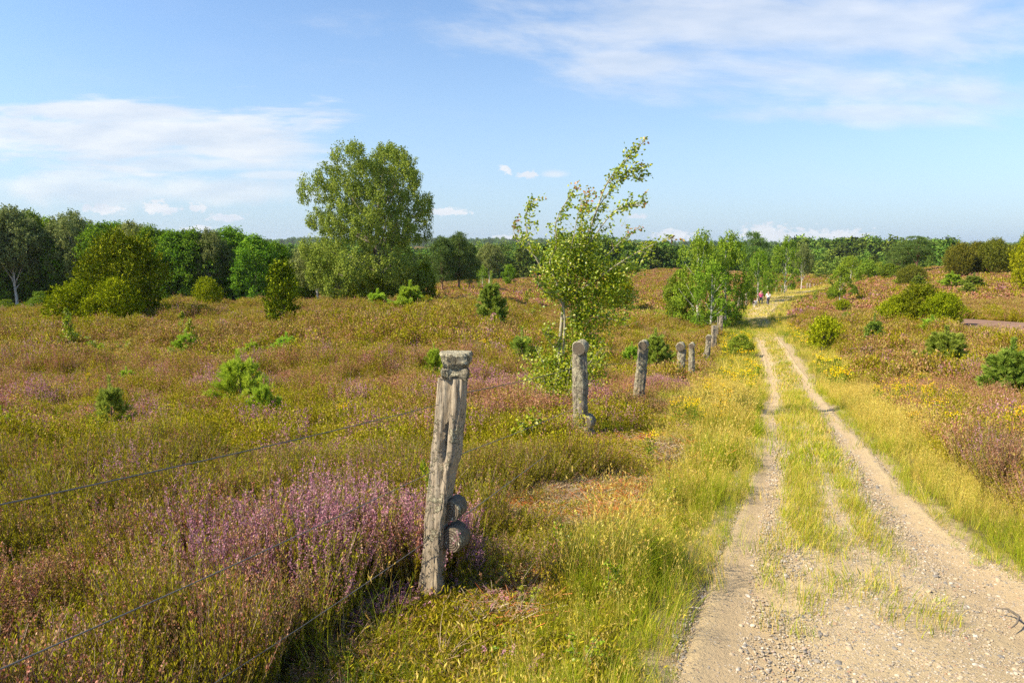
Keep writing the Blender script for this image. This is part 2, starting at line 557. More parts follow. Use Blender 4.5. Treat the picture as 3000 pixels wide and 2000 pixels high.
def bark_mat(name, c1, c2, scale=6, white=False):
    m, n = new_mat(name)
    tc = n.n('ShaderNodeTexCoord'); mp = n.n('ShaderNodeMapping')
    mp.inputs['Scale'].default_value = (1, 1, 0.25) if not white else (0.6, 0.6, 2.5)
    n.l(tc.outputs['Object'], mp.inputs[0])
    f = n.noise(mp.outputs[0], scale, 5, 0.65)
    col = n.ramp(f, [(0.35, c1), (0.55, c2)] if not white else [(0.38, c1), (0.46, c2), (1, c2)])
    b = n.n('ShaderNodeBsdfPrincipled'); n.l(col, b.inputs['Base Color']); b.inputs['Roughness'].default_value = 0.85
    bp = n.n('ShaderNodeBump'); bp.inputs['Strength'].default_value = 0.5; bp.inputs['Distance'].default_value = 0.02
    n.l(f, bp.inputs['Height']); n.l(bp.outputs[0], b.inputs['Normal'])
    o = n.n('ShaderNodeOutputMaterial'); n.l(b.outputs[0], o.inputs['Surface'])
    return m


M['bark'] = bark_mat('bark_brown', (0.05, 0.04, 0.03), (0.16, 0.13, 0.10))
M['birchbark'] = bark_mat('bark_birch', (0.12, 0.10, 0.08), (0.62, 0.58, 0.52), 5, True)
M['pinebark'] = bark_mat('bark_pine', (0.16, 0.08, 0.05), (0.34, 0.19, 0.11))
M['saplingbark'] = bark_mat('bark_sapling', (0.20, 0.17, 0.11), (0.40, 0.36, 0.25), 20)


def wood_mat(name, base1, base2, lichen=0.45, seed=0.0):
    """weathered grey oak: grain along the post, dark checks, pale lichen crust"""
    m, n = new_mat(name)
    tc = n.n('ShaderNodeTexCoord')
    sp = n.n('ShaderNodeSeparateXYZ'); n.l(tc.outputs['Object'], sp.inputs[0])
    v1 = n.comb(sp.outputs[0], sp.outputs[1], n.m('MULTIPLY', sp.outputs[2], 0.07))
    g1 = n.noise(v1, 60, 6, 0.7, 0.6)
    g2 = n.noise(n.comb(sp.outputs[0], sp.outputs[1], n.m('MULTIPLY', sp.outputs[2], 0.035)), 26, 4, 0.6, 0.8)
    stain = n.noise(n.comb(sp.outputs[0], sp.outputs[1], sp.outputs[2]), 6 + seed, 4, 0.6)
    col = n.ramp(g1, [(0.3, base1), (0.62, base2)])
    col = n.mix(sstep2(n, g2, 0.40, 0.30), col, (0.07, 0.05, 0.04))
    col = n.mix(n.m('MULTIPLY', sstep2(n, stain, 0.5, 0.7), 0.45), col, (0.30, 0.24, 0.17))
    li = n.noise(tc.outputs['Object'], 34, 6, 0.7)
    lim = n.noise(tc.outputs['Object'], 5.5, 3, 0.6)
    lmask = sstep2(n, n.m('ADD', n.m('MULTIPLY', li, 0.6), n.m('MULTIPLY', lim, 0.7)), 0.94 - lichen * 0.6, 0.98 - lichen * 0.6)
    lcol = n.ramp(n.noise(tc.outputs['Object'], 90, 3, 0.6), [(0.35, (0.15, 0.125, 0.08)), (0.62, (0.52, 0.47, 0.33))])
    col = n.mix(lmask, col, lcol)
    b = n.n('ShaderNodeBsdfPrincipled'); n.l(col, b.inputs['Base Color']); b.inputs['Roughness'].default_value = 0.9
    b.inputs['Specular IOR Level'].default_value = 0.2
    hgt = n.m('ADD', n.m('MULTIPLY', g1, 0.5), n.m('ADD', n.m('MULTIPLY', g2, 0.8), n.m('MULTIPLY', lmask, n.m('MULTIPLY', li, 1.2))))
    bp = n.n('ShaderNodeBump'); bp.inputs['Strength'].default_value = 1.0; bp.inputs['Distance'].default_value = 0.018
    n.l(hgt, bp.inputs['Height']); n.l(bp.outputs[0], b.inputs['Normal'])
    o = n.n('ShaderNodeOutputMaterial'); n.l(b.outputs[0], o.inputs['Surface'])
    return m


def sstep2(n, x, lo, hi):
    nd = n.n('ShaderNodeMapRange', interpolation_type='SMOOTHSTEP')
    if lo > hi:
        nd.inputs['From Min'].default_value = hi; nd.inputs['From Max'].default_value = lo
        nd.inputs['To Min'].default_value = 1; nd.inputs['To Max'].default_value = 0
    else:
        nd.inputs['From Min'].default_value = lo; nd.inputs['From Max'].default_value = hi
    n.l(x, nd.inputs['Value'])
    return nd.outputs[0]


M['wood'] = wood_mat('weathered_wood', (0.15, 0.11, 0.075), (0.42, 0.35, 0.26), 0.42)
M['woodlichen'] = wood_mat('lichen_wood', (0.14, 0.11, 0.08), (0.34, 0.29, 0.22), 0.50, 1.0)
M['capwood'] = wood_mat('lichen_cap', (0.10, 0.085, 0.06), (0.27, 0.24, 0.18), 0.62, 2.0)


M['knotwood'] = wood_mat('knot_wood', (0.07, 0.055, 0.04), (0.20, 0.16, 0.11), 0.42, 3.0)


def rings_mat():
    m, n = new_mat('sawn_end')
    tc = n.n('ShaderNodeTexCoord')
    sp = n.n('ShaderNodeSeparateXYZ'); n.l(tc.outputs['Object'], sp.inputs[0])
    r = n.m('SQRT', n.m('ADD', n.m('POWER', n.m('ABSOLUTE', sp.outputs[0]), 2.0), n.m('POWER', n.m('ABSOLUTE', sp.outputs[2]), 2.0)))
    wv = n.m('SINE', n.m('ADD', n.m('MULTIPLY', r, 480), n.m('MULTIPLY', n.noise(tc.outputs['Object'], 30, 4), 9)))
    col = n.ramp(n.m('ADD', 0.5, n.m('MULTIPLY', wv, 0.5)), [(0, (0.05, 0.038, 0.028)), (1, (0.20, 0.155, 0.11))])
    li = n.noise(tc.outputs['Object'], 40, 4, 0.6)
    col = n.mix(sstep2(n, li, 0.62, 0.68), col, (0.55, 0.54, 0.44))
    b = n.n('ShaderNodeBsdfPrincipled'); n.l(col, b.inputs['Base Color']); b.inputs['Roughness'].default_value = 0.9
    bp = n.n('ShaderNodeBump'); bp.inputs['Strength'].default_value = 0.4; bp.inputs['Distance'].default_value = 0.004
    n.l(wv, bp.inputs['Height']); n.l(bp.outputs[0], b.inputs['Normal'])
    o = n.n('ShaderNodeOutputMaterial'); n.l(b.outputs[0], o.inputs['Surface'])
    return m


M['sawn'] = rings_mat()


def plain(name, c, rough=0.7, metal=0.0):
    m, n = new_mat(name)
    tc = n.n('ShaderNodeTexCoord')
    f = n.noise(tc.outputs['Object'], 12, 3)
    col = n.mix(n.m('MULTIPLY', f, 0.5), c, tuple(x * 0.6 for x in c))
    b = n.n('ShaderNodeBsdfPrincipled'); n.l(col, b.inputs['Base Color'])
    b.inputs['Roughness'].default_value = rough; b.inputs['Metallic'].default_value = metal
    o = n.n('ShaderNodeOutputMaterial'); n.l(b.outputs[0], o.inputs['Surface'])
    return m


def ground_mat():
    m, n = new_mat('ground_soil')
    tc = n.n('ShaderNodeTexCoord')
    P = tc.outputs['Object']
    a = n.noise(P, 1.3, 6, 0.6); b_ = n.noise(P, 14, 5, 0.65); c = n.noise(P, 0.12, 5, 0.6); d_ = n.noise(P, 90, 4, 0.6)
    col = n.ramp(b_, [(0.3, (0.07, 0.055, 0.03)), (0.7, (0.19, 0.13, 0.07))])
    col2 = n.ramp(d_, [(0.3, (0.08, 0.08, 0.02)), (0.7, (0.22, 0.20, 0.06))])
    col = n.mix(sstep2(n, a, 0.42, 0.6), col, col2)
    geo = n.n('ShaderNodeSeparateXYZ'); n.l(P, geo.inputs[0])
    farm = sstep2(n, geo.outputs[1], 90, 220)
    fcol = n.ramp(c, [(0.35, (0.24, 0.13, 0.07)), (0.55, (0.26, 0.17, 0.07)), (0.7, (0.17, 0.18, 0.04))])
    col = n.mix(farm, col, fcol)
    sa = n.n('ShaderNodeAttribute', attribute_name='sand')
    sm_ = sstep2(n, n.m('ADD', sa.outputs['Fac'], n.m('MULTIPLY', n.m('SUBTRACT', b_, 0.5), 1.2)), 0.3, 0.7)
    col = n.mix(sm_, col, n.ramp(d_, [(0.3, (0.26, 0.20, 0.12)), (0.6, (0.42, 0.32, 0.19))]))
    b = n.n('ShaderNodeBsdfPrincipled'); n.l(col, b.inputs['Base Color']); b.inputs['Roughness'].default_value = 0.95
    b.inputs['Specular IOR Level'].default_value = 0.1
    bp = n.n('ShaderNodeBump'); bp.inputs['Strength'].default_value = 0.6; bp.inputs['Distance'].default_value = 0.03
    n.l(n.m('ADD', b_, d_), bp.inputs['Height']); n.l(bp.outputs[0], b.inputs['Normal'])
    o = n.n('ShaderNodeOutputMaterial'); n.l(b.outputs[0], o.inputs['Surface'])
    return m


def gravel_mat():
    m, n = new_mat('path_gravel')
    tc = n.n('ShaderNodeTexCoord'); P = tc.outputs['Object']
    a = n.noise(P, 1.1, 4, 0.6); f = n.noise(P, 60, 5, 0.7); g = n.noise(P, 9, 5, 0.65)
    col = n.ramp(a, [(0.3, (0.40, 0.305, 0.18)), (0.55, (0.47, 0.36, 0.21)), (0.75, (0.41, 0.315, 0.19))])
    col = n.mix(n.m('MULTIPLY', sstep2(n, g, 0.6, 0.4), 0.35), col, (0.34, 0.265, 0.17))
    col = n.mix(n.m('MULTIPLY', sstep2(n, f, 0.45, 0.3), 0.6), col, (0.24, 0.185, 0.12))
    ra = n.n('ShaderNodeAttribute', attribute_name='rut')
    rm = sstep2(n, n.m('ADD', ra.outputs['Fac'], n.m('MULTIPLY', n.m('SUBTRACT', g, 0.5), 0.9)), 0.35, 0.8)
    col = n.mix(n.m('MULTIPLY', rm, 0.55), col, (0.40, 0.295, 0.18))
    vo = n.n('ShaderNodeTexVoronoi'); vo.inputs['Scale'].default_value = 55; n.l(P, vo.inputs['Vector'])
    vs = n.n('ShaderNodeSeparateColor'); n.l(vo.outputs['Color'], vs.inputs[0])
    st = n.m('MULTIPLY', sstep2(n, vo.outputs['Distance'], 0.42, 0.30), n.m('GREATER_THAN', vs.outputs[0], n.m('ADD', 0.6, n.m('MULTIPLY', rm, 0.28))))
    scol = n.ramp(vs.outputs[1], [(0, (0.15, 0.14, 0.13)), (0.4, (0.38, 0.31, 0.23)), (0.8, (0.54, 0.48, 0.39)), (1, (0.34, 0.20, 0.14))])
    col = n.mix(st, col, scol)
    b = n.n('ShaderNodeBsdfPrincipled'); n.l(col, b.inputs['Base Color']); b.inputs['Roughness'].default_value = 0.95
    b.inputs['Specular IOR Level'].default_value = 0.15
    bp = n.n('ShaderNodeBump'); bp.inputs['Strength'].default_value = 0.9; bp.inputs['Distance'].default_value = 0.012
    n.l(n.m('ADD', n.m('ADD', f, n.m('MULTIPLY', g, 1.5)), n.m('MULTIPLY', st, 0.7)), bp.inputs['Height']); n.l(bp.outputs[0], b.inputs['Normal'])
    o = n.n('ShaderNodeOutputMaterial'); n.l(b.outputs[0], o.inputs['Surface'])
    return m


def pebble_mat():
    m, n = new_mat('pebble_stone')
    oi = n.n('ShaderNodeObjectInfo'); tc = n.n('ShaderNodeTexCoord')
    col = n.ramp(oi.outputs['Random'], [(0, (0.12, 0.12, 0.12)), (0.2, (0.22, 0.20, 0.18)), (0.45, (0.38, 0.30, 0.20)), (0.7, (0.44, 0.355, 0.25)),
                                        (0.88, (0.50, 0.46, 0.40)), (0.95, (0.30, 0.15, 0.10)), (1, (0.42, 0.28, 0.14))])
    f = n.noise(tc.outputs['Object'], 3, 4)
    col = n.mix(n.m('MULTIPLY', f, 0.4), col, (0.24, 0.19, 0.14))
    b = n.n('ShaderNodeBsdfPrincipled'); n.l(col, b.inputs['Base Color']); b.inputs['Roughness'].default_value = 0.8
    o = n.n('ShaderNodeOutputMaterial'); n.l(b.outputs[0], o.inputs['Surface'])
    return m


# ------------------------------------------------------------------ ground, path, bare soil
nr, ncol = 520, 400
vv = np.linspace(math.log(2.2), math.log(5200), nr)
ygr = np.exp(vv) - 5.0
ugr = np.linspace(-2.0, 2.0, ncol)
GX = ugr[None] * (ygr[:, None] + 5); GY = np.repeat(ygr[:, None], ncol, 1)
GZ = gz(GX, GY)
qq, off = path_q(GX.ravel(), GY.ravel())
GZ = GZ - (0.05 * ss(-off, -0.02, 0.10)).reshape(GZ.shape)
g = Geo(); g.add(np.stack([GX, GY, GZ], -1).reshape(-1, 3), grid_faces(nr, ncol))
mg_ = g.mesh('ground', [ground_mat()], True)
aa = mg_.attributes.new('sand', 'FLOAT', 'POINT'); aa.data.foreach_set('value', (1 - ss(off, -0.02, 0.20)).astype(np.float32))
tag(link('ground', mg_), kind='structure')

nx = 41
s = np.linspace(0, 1, nx)
PXY = PL[:, None] * (1 - s)[None, :, None] + PR[:, None] * s[None, :, None]
pz = gz(PXY[..., 0], PXY[..., 1])
rut = -0.045 * (np.exp(-((s - 0.14) / 0.11) ** 2) + np.exp(-((s - 0.84) / 0.13) ** 2)) + 0.012
pz = pz + rut[None] - 0.005 + np.maximum(PXY[..., 1] - 20, 0) * 0.0009 + (fbm(PXY[..., 0] * 3, PXY[..., 1] * 3, 31, 3) - 0.5) * 0.03
pz[:, 0] -= 0.04; pz[:, -1] -= 0.04
g = Geo(); g.add(np.concatenate([PXY, pz[..., None]], -1).reshape(-1, 3), grid_faces(len(PXY), nx))
me_ = g.mesh('path', [gravel_mat()], True)
rt = np.exp(-((s - 0.13) / 0.10) ** 2) + np.exp(-((s - 0.83) / 0.12) ** 2)
at_ = me_.attributes.new('rut', 'FLOAT', 'POINT'); at_.data.foreach_set('value', np.tile(rt, len(PXY)).astype(np.float32))
tag(link('path', me_), kind='structure')

# bare ploughed strip at the right
bc = G(3110, 965)
th = np.linspace(0, 2 * math.pi, 64, endpoint=False)
rr = np.linspace(0.02, 1, 14)
BX = bc[0] + rr[:, None] * np.cos(th)[None] * 4.3 * (1 + 0.15 * np.sin(3 * th) + 0.06 * np.sin(7 * th))[None]
BY = bc[1] + rr[:, None] * np.sin(th)[None] * 12 * (1 + 0.12 * np.cos(2 * th))[None]
BZ = gz(BX, BY) + 0.05 - 0.04 * rr[:, None] ** 6
V = np.stack([BX, BY, BZ], -1).reshape(-1, 3)
i = np.arange(13)[:, None] * 64; j = np.arange(64)[None]
F = np.stack([i + j, i + (j + 1) % 64, i + 64 + (j + 1) % 64, i + 64 + j], -1).reshape(-1, 4)
g = Geo(); g.add(V, F[:, ::-1])
mb, n = new_mat('bare_soil')
tc = n.n('ShaderNodeTexCoord'); mp = n.n('ShaderNodeMapping'); mp.inputs['Scale'].default_value = (0.5, 3, 1); n.l(tc.outputs['Object'], mp.inputs[0])
f = n.noise(mp.outputs[0], 2.2, 6, 0.7)
col = n.ramp(f, [(0.35, (0.15, 0.09, 0.07)), (0.65, (0.32, 0.21, 0.16))])
b = n.n('ShaderNodeBsdfDiffuse'); n.l(col, b.inputs[0]); o = n.n('ShaderNodeOutputMaterial'); n.l(b.outputs[0], o.inputs[0])
tag(link('bare_ground', g.mesh('bare_ground', [mb], True)), kind='structure')


def bare_mask(x, y):
    return ((x - bc[0] + 0.1) / 4.5) ** 2 + ((y - bc[1] + 1.2) / 12.5) ** 2 < 1


# ------------------------------------------------------------------ ground-cover source tufts
def heather(kind, lod):
    g = Geo()
    nsh = (26, 24, 16, 22)[lod]
    spread = (0.13, 0.17, 0.30, 0.60)[lod]
    frac = {'bloom': 0.85, 'faded': 0.8, 'green': 0.12, 'dry': 0.35}[kind]
    fm = {'bloom': 0, 'faded': 1, 'green': 1, 'dry': 1}[kind]
    mats = [M['bloom'], M['faded'], M['sprig'], M['sprigdry'], M['twig']]
    lm = 3 if kind == 'dry' else 2
    for k in range(nsh):
        a = rs.rand() * 6.283; r = spread * math.sqrt(rs.rand())
        base = np.array([math.cos(a) * r * 0.6, math.sin(a) * r * 0.6, 0])
        lean = np.array([math.cos(a), math.sin(a), 0]) * (0.15 + 0.5 * r / spread * rs.rand()) + rs.randn(3) * 0.1
        lean[2] = 1.0
        L = (0.30 + 0.12 * rs.rand()) * (1 - 0.25 * (r / spread) ** 2)
        t = np.linspace(0, 1, 5)[:, None]
        bend = rs.randn(3) * 0.03; bend[2] = 0
        pts = base + unit(lean) * L * t + bend * t ** 2
        fl = rs.rand() < frac
        fs = 0.50 + 0.2 * rs.rand()
        if lod == 0:
            V, F = tube(pts, np.linspace(0.0016, 0.0008, 5), 3); g.add(V, F, 4)
            nl = 44
            tt = 0.22 + 0.78 * rs.rand(nl)
            if fl:
                tt = 0.18 + (fs - 0.13) * rs.rand(nl)
            off = rs.randn(nl, 3) * 0.005
            P = base + unit(lean) * L * tt[:, None] + bend * tt[:, None] ** 2 + off
            A = unit(rs.randn(nl, 3) * [1, 1, 0.3]) * 0.8 + [0, 0, 1]
            V, F = cards(P, A, 0.010 + 0.014 * rs.rand(nl), 0.005); g.add(V, F, lm)
            if fl:
                nf = 34
                tt = fs + (1.04 - fs) * rs.rand(nf)
                P = base + unit(lean) * L * tt[:, None] + bend * tt[:, None] ** 2 + rs.randn(nf, 3) * 0.0038
                V, F = cards(P, unit(rs.randn(nf, 3)) + [0, 0, 0.3], 0.0088, 0.0068); g.add(V, F, fm)
        elif lod == 1:
            nl = 16
            tt = 0.12 + (0.86 if not fl else fs - 0.1) * rs.rand(nl)
            P = base + unit(lean) * L * tt[:, None] + rs.randn(nl, 3) * 0.012
            A = unit(rs.randn(nl, 3) * [1, 1, 0.5]) + [0, 0, 0.8]
            V, F = cards(P, A, 0.016 + 0.018 * rs.rand(nl), 0.010); g.add(V, F, lm)
            if fl:
                nf = 11
                tt = fs + (1 - fs) * rs.rand(nf)
                P = base + unit(lean) * L * tt[:, None] + rs.randn(nf, 3) * 0.007
                V, F = cards(P, unit(rs.randn(nf, 3)) + [0, 0, 0.6], 0.017, 0.011); g.add(V, F, fm)
        elif lod == 2:
            B0 = base[None] * 1.6
            nl = 9
            P = B0 + unit(lean) * L * (0.2 + 0.7 * rs.rand(nl))[:, None] + rs.randn(nl, 3) * 0.035
            V, F = cards(P, unit(rs.randn(nl, 3)) + [0, 0, 0.4], 0.044, 0.028); g.add(V, F, lm)
            nf = 7
            P = B0 + unit(lean) * L * (0.6 + 0.4 * rs.rand(nf))[:, None] + rs.randn(nf, 3) * 0.028
            V, F = cards(P, unit(rs.randn(nf, 3)) + [0, 0, 0.3], 0.036, 0.025); g.add(V, F, fm if fl else lm)
        else:
            P = base[None] * 1.6 + rs.rand(5, 3) * [0.12, 0.12, 0.22]
            V, F = cards(P, unit(rs.randn(5, 3)) + [0, 0, 0.3], 0.11, 0.085); g.add(V, F, fm if fl else lm)
    return g.mesh('heather_source', mats)


def deadtuft():
    g = Geo()
    for k in range(40):
        a = rs.rand() * 6.283
        base = np.array([math.cos(a), math.sin(a), 0]) * 0.05 * rs.rand()
        d = np.array([math.cos(a) * 1.2, math.sin(a) * 1.2, 0.25 + 0.9 * rs.rand()]) + rs.randn(3) * 0.3
        t = np.linspace(0, 1, 5)[:, None]
        pts = base + unit(d) * (0.15 + 0.18 * rs.rand()) * t + rs.randn(3) * 0.05 * t ** 2
        V, F = tube(pts, np.linspace(0.0022, 0.0008, 5), 3); g.add(V, F, rs.randint(2))
    return g.mesh('dead_source', [M['twig'], M['pale']])


def grass(kind, lod):
    """kind: green, straw, short, lush, mix"""
    g = Geo()
    nb = (34, 26, 16, 16)[lod]
    spread = (0.09, 0.13, 0.25, 0.5)[lod]
    w0 = (0.0032, 0.006, 0.016, 0.05)[lod]
    Lm = {'green': 0.26, 'straw': 0.40, 'short': 0.10, 'lush': 0.30, 'mix': 0.30, 'shortdry': 0.11}[kind]
    mats = [M['grass'], M['straw'], M['lush']]
    ps = {'green': 0.22, 'straw': 0.8, 'short': 0.3, 'lush': 0.03, 'mix': 0.36, 'shortdry': 0.8}[kind]
    base_m = 2 if kind == 'lush' else 0
    ks = 4 if lod < 2 else 3
    for k in range(nb):
        a = rs.rand() * 6.283; r = spread * math.sqrt(rs.rand())
        p = np.array([math.cos(a) * r, math.sin(a) * r, 0])
        az = rs.rand() * 6.283
        droop = 0.15 + 0.6 * rs.rand()
        L = Lm * (0.55 + 0.6 * rs.rand())
        straw = rs.rand() < ps
        if straw and kind in ('straw', 'mix'):
            L *= 1.25; droop *= 0.5
        t = np.linspace(0, 1, ks)
        h = np.array([math.cos(az), math.sin(az), 0])
        pts = p + h[None] * (droop * L * t ** 2)[:, None] + np.array([0, 0, 1])[None] * (L * (t - 0.25 * droop * t ** 2))[:, None] + rs.randn(3) * 0.01
        side = np.array([-h[1], h[0], 0]) + rs.randn(3) * 0.3
        wd = w0 * np.linspace(1, 0.12, ks) * (0.6 if straw else 1)
        V = np.concatenate([pts - side * wd[:, None] / 2, pts + side * wd[:, None] / 2])
        F = [(i, i + 1, ks + i + 1, ks + i) for i in range(ks - 1)]
        g.add(V, F, 1 if straw else base_m, rs.rand())
        if straw and lod < 2 and kind in ('straw', 'mix') and rs.rand() < 0.6:
            nf = 5
            P = pts[-1] - unit(pts[-1] - pts[-2]) * 0.05 * rs.rand(nf)[:, None] + rs.randn(nf, 3) * 0.003
            V, F = cards(P, rs.randn(nf, 3) * 0.4 + [0, 0, 1], 0.02, 0.005 if lod == 0 else 0.008); g.add(V, F, 1)
    return g.mesh('grass_source', mats)


def litter(kind):
    g = Geo()
    for k in range(130):
        p = np.array([rs.randn() * 0.09, rs.randn() * 0.08, 0.008 + 0.03 * rs.rand()])
        a = rs.rand() * 6.283
        d = np.array([math.cos(a), math.sin(a), 0.25 * rs.randn()])
        L = 0.04 + 0.09 * rs.rand()
        t = np.linspace(0, 1, 4)[:, None]
        pts = p + unit(d) * L * t + rs.randn(3) * [0.03, 0.03, 0.01] * t ** 2
        V, F = tube(pts, 0.0016, 3); g.add(V, F, 0 if rs.rand() < (0.85 if kind == 'rust' else 0.15) else 1)
    return g.mesh('litter_source', [M['rust'], M['pale']])


def flower(lod):
    g = Geo()
    ns_ = (5, 5, 6)[lod]
    for k in range(ns_):
        p = np.append(rs.randn(2) * (0.05, 0.07, 0.14)[lod], 0)
        H = 0.45 + 0.25 * rs.rand()
        top = p + np.append(rs.randn(2) * 0.06, H)
        t = np.linspace(0, 1, 4)[:, None]
        pts = p + (top - p) * t
        V, F = tube(pts, (0.003, 0.004, 0.008)[lod], 3); g.add(V, F, 1)
        nl = (26, 16, 8)[lod]
        tt = rs.rand(nl)[:, None] * 0.9
        V, F = cards(p + (top - p) * tt, rs.randn(nl, 3) * [1, 1, 0.2] + [0, 0, 0.5], (0.05, 0.07, 0.12)[lod], (0.014, 0.022, 0.05)[lod]); g.add(V, F, 1)
        nf = (34, 16, 6)[lod]
        P = top + rs.randn(nf, 3) * [0.05, 0.05, 0.025]
        V, F = cards(P, rs.randn(nf, 3), (0.013, 0.022, 0.055)[lod], (0.012, 0.02, 0.05)[lod], np.tile([0, 0, 1.0], (nf, 1)) + rs.randn(nf, 3) * 0.4); g.add(V, F, 0)
    return g.mesh('flower_source', [M['yellow'], M['weed']])


def moss():
    g = Geo()
    nl = 420
    P = rs.randn(nl, 3) * [0.07, 0.07, 0] + rs.rand(nl, 3) * [0, 0, 0.03]
    V, F = cards(P, rs.randn(nl, 3) * [1, 1, 0.3] + [0, 0, 1.0], 0.014 + 0.02 * rs.rand(nl), 0.0055); g.add(V, F, (rs.rand(nl) < 0.22).astype(int))
    return g.mesh('moss_source', [M['sprig'], M['sprigdry']])


def scatter_object(name, sources, P, idx, scl, tilt=0.15, zscl=None, rotz=None):
    src = bpy.data.collections.new(name + '_sources')
    for k, me in enumerate(sources):
        src.objects.link(bpy.data.objects.new('%s_source_%03d' % (name, k), me))
    me = bpy.data.meshes.new(name)
    me.vertices.add(len(P)); me.vertices.foreach_set('co', np.asarray(P, float).ravel())
    a = me.attributes.new('idx', 'INT', 'POINT'); a.data.foreach_set('value', np.asarray(idx, np.int32))
    sc3 = np.stack([scl, scl, scl if zscl is None else zscl], 1).astype(np.float32)
    a = me.attributes.new('scl', 'FLOAT_VECTOR', 'POINT'); a.data.foreach_set('vector', sc3.ravel())
    rot = np.stack([rs.randn(len(P)) * tilt, rs.randn(len(P)) * tilt, rs.rand(len(P)) * 6.283], 1).astype(np.float32)
    a = me.attributes.new('rot', 'FLOAT_VECTOR', 'POINT'); a.data.foreach_set('vector', rot.ravel())
    for m_ in sources[0].materials:
        me.materials.append(m_)
    o = link(name, me)
    ng = bpy.data.node_groups.new(name + '_scatter', 'GeometryNodeTree')
    ng.interface.new_socket('Geometry', in_out='INPUT', socket_type='NodeSocketGeometry')
    ng.interface.new_socket('Geometry', in_out='OUTPUT', socket_type='NodeSocketGeometry')
    N = ng.nodes; Lk = ng.links
    gi = N.new('NodeGroupInput'); go = N.new('NodeGroupOutput')
    ip = N.new('GeometryNodeInstanceOnPoints')
    ci = N.new('GeometryNodeCollectionInfo')
    ci.inputs['Collection'].default_value = src
    ci.inputs['Separate Children'].default_value = True
    ci.inputs['Reset Children'].default_value = True
    ip.inputs['Pick Instance'].default_value = True

    def attr(nm, typ):
        q = N.new('GeometryNodeInputNamedAttribute'); q.data_type = typ; q.inputs['Name'].default_value = nm
        return q.outputs['Attribute']
    Lk.new(gi.outputs[0], ip.inputs['Points']); Lk.new(ci.outputs[0], ip.inputs['Instance'])
    Lk.new(attr('idx', 'INT'), ip.inputs['Instance Index'])
    er = N.new('FunctionNodeEulerToRotation'); Lk.new(attr('rot', 'FLOAT_VECTOR'), er.inputs[0])
    Lk.new(er.outputs[0], ip.inputs['Rotation']); Lk.new(attr('scl', 'FLOAT_VECTOR'), ip.inputs['Scale'])
    Lk.new(ip.outputs[0], go.inputs[0])
    md = o.modifiers.new('scatter', 'NODES'); md.node_group = ng
    return o


def ring(r0, r1, dens, umax=0.95):
    """points in the view wedge between distances, dens per m2"""
    area = umax * (r1 ** 2 - r0 ** 2)
    k = int(area * dens)
    y = np.sqrt(r0 ** 2 + rs.rand(k) * (r1 ** 2 - r0 ** 2))
    x = (rs.rand(k) * 2 - 1) * umax * y
    return x, y


def fence_x(y):
    return np.interp(y, FY, FX)


# ------------------------------------------------------------------ fence line (needed for the verge zones)
# (px, base py, top py, half width px, depth or None)
POSTS = [(1272, 1755, 1106, 0, 3.86), (1705, 1293, 997, 22, 9.8), (1872, 1200, 996, 18, 14.5), (2000, 1142, 1006, 13, 22.0), (2030, 1120, 1006, 9, 25.0),
         (2071, 1078, 983, 8, 32.0), (2091, 1036, 953, 7, 39.0), (2108, 985, 924, 5, 48.0), (2101, 1000, 927, 2, 46.0), (2116, 945, 896, 4, 56.0),
         (2124, 938, 897, 4, 58.0), (2133, 928, 888, 2, 61.0), (2156, 902, 872, 3.5, 72.0), (2167, 897, 860, 2, 75), (2181, 893, 858, 3, 78),
         (2267, 862, 835, 2.8, 104), (2283, 859, 835, 2.8, 107), (2295, 857, 836, 2.8, 109), (2355, 846, 829, 2.3, 124), (2364, 846, 829, 2.3, 126),
         (2375, 844, 831, 1.8, 130), (2384, 840, 832, 1.4, 133), (2394, 840, 828, 2.0, 136), (2398, 838, 826, 1.4, 138), (2409, 834, 820, 2.0, 142),
         (2419, 828, 811, 2.2, 146), (2425, 827, 811, 1.8, 148), (2430, 826, 811, 1.8, 150)]
PW = [GD(p[0], p[4]) for p in POSTS]
FY = np.array([-3.0] + [p[1] for p in PW[:8]] + [56, 72, 104, 150]); FX = np.array([-2.0] + [p[0] for p in PW[:8]] + [PW[9][0], PW[12][0], PW[15][0], PW[27][0]])


# ------------------------------------------------------------------ heather, grass and flowers over the heath
HK = ['bloom', 'faded', 'green', 'dry']
h_src = []; H_IDX = {}
for lod in range(4):
    for kd in HK:
        H_IDX[(lod, kd)] = len(h_src)
        for v_ in range(3):
            h_src.append(heather(kd, lod))
GK = ['green', 'straw', 'short', 'lush', 'mix', 'shortdry']
g_src = []; G_IDX = {}
for lod in range(4):
    for kd in GK:
        G_IDX[(lod, kd)] = len(g_src)
        for v_ in range(3):
            g_src.append(grass(kd, lod))

hp = []; hi = []; hs_ = []; hz = []
gp = []; gi_ = []; gs_ = []; gzs = []
lp = []; li_ = []; ls_ = []
fp = []; fi = []; fs_ = []
mp_ = []

LP = [(G(1560, 1455), 0.85, 0.30), (G(1450, 1500), 0.45, 0.26), (G(1620, 1530), 0.45, 0.22), (G(1470, 1715), 0.24, 0.12), (G(1430, 1830), 0.14, 0.06), (G(1700, 1430), 0.5, 0.25), (G(1945, 1190), 0.75, 0.55), (G(1900, 1240), 0.8, 0.35)]


def litter_mask(x, y):
    m = np.zeros(len(x), bool); w = 1 + 1.1 * (fbm(x / 0.3, y / 0.3, 301, 3) - 0.5)
    for c, a, b_ in LP:
        m |= ((x - c[0]) / a) ** 2 + ((y - c[1]) / b_) ** 2 < w
    return m


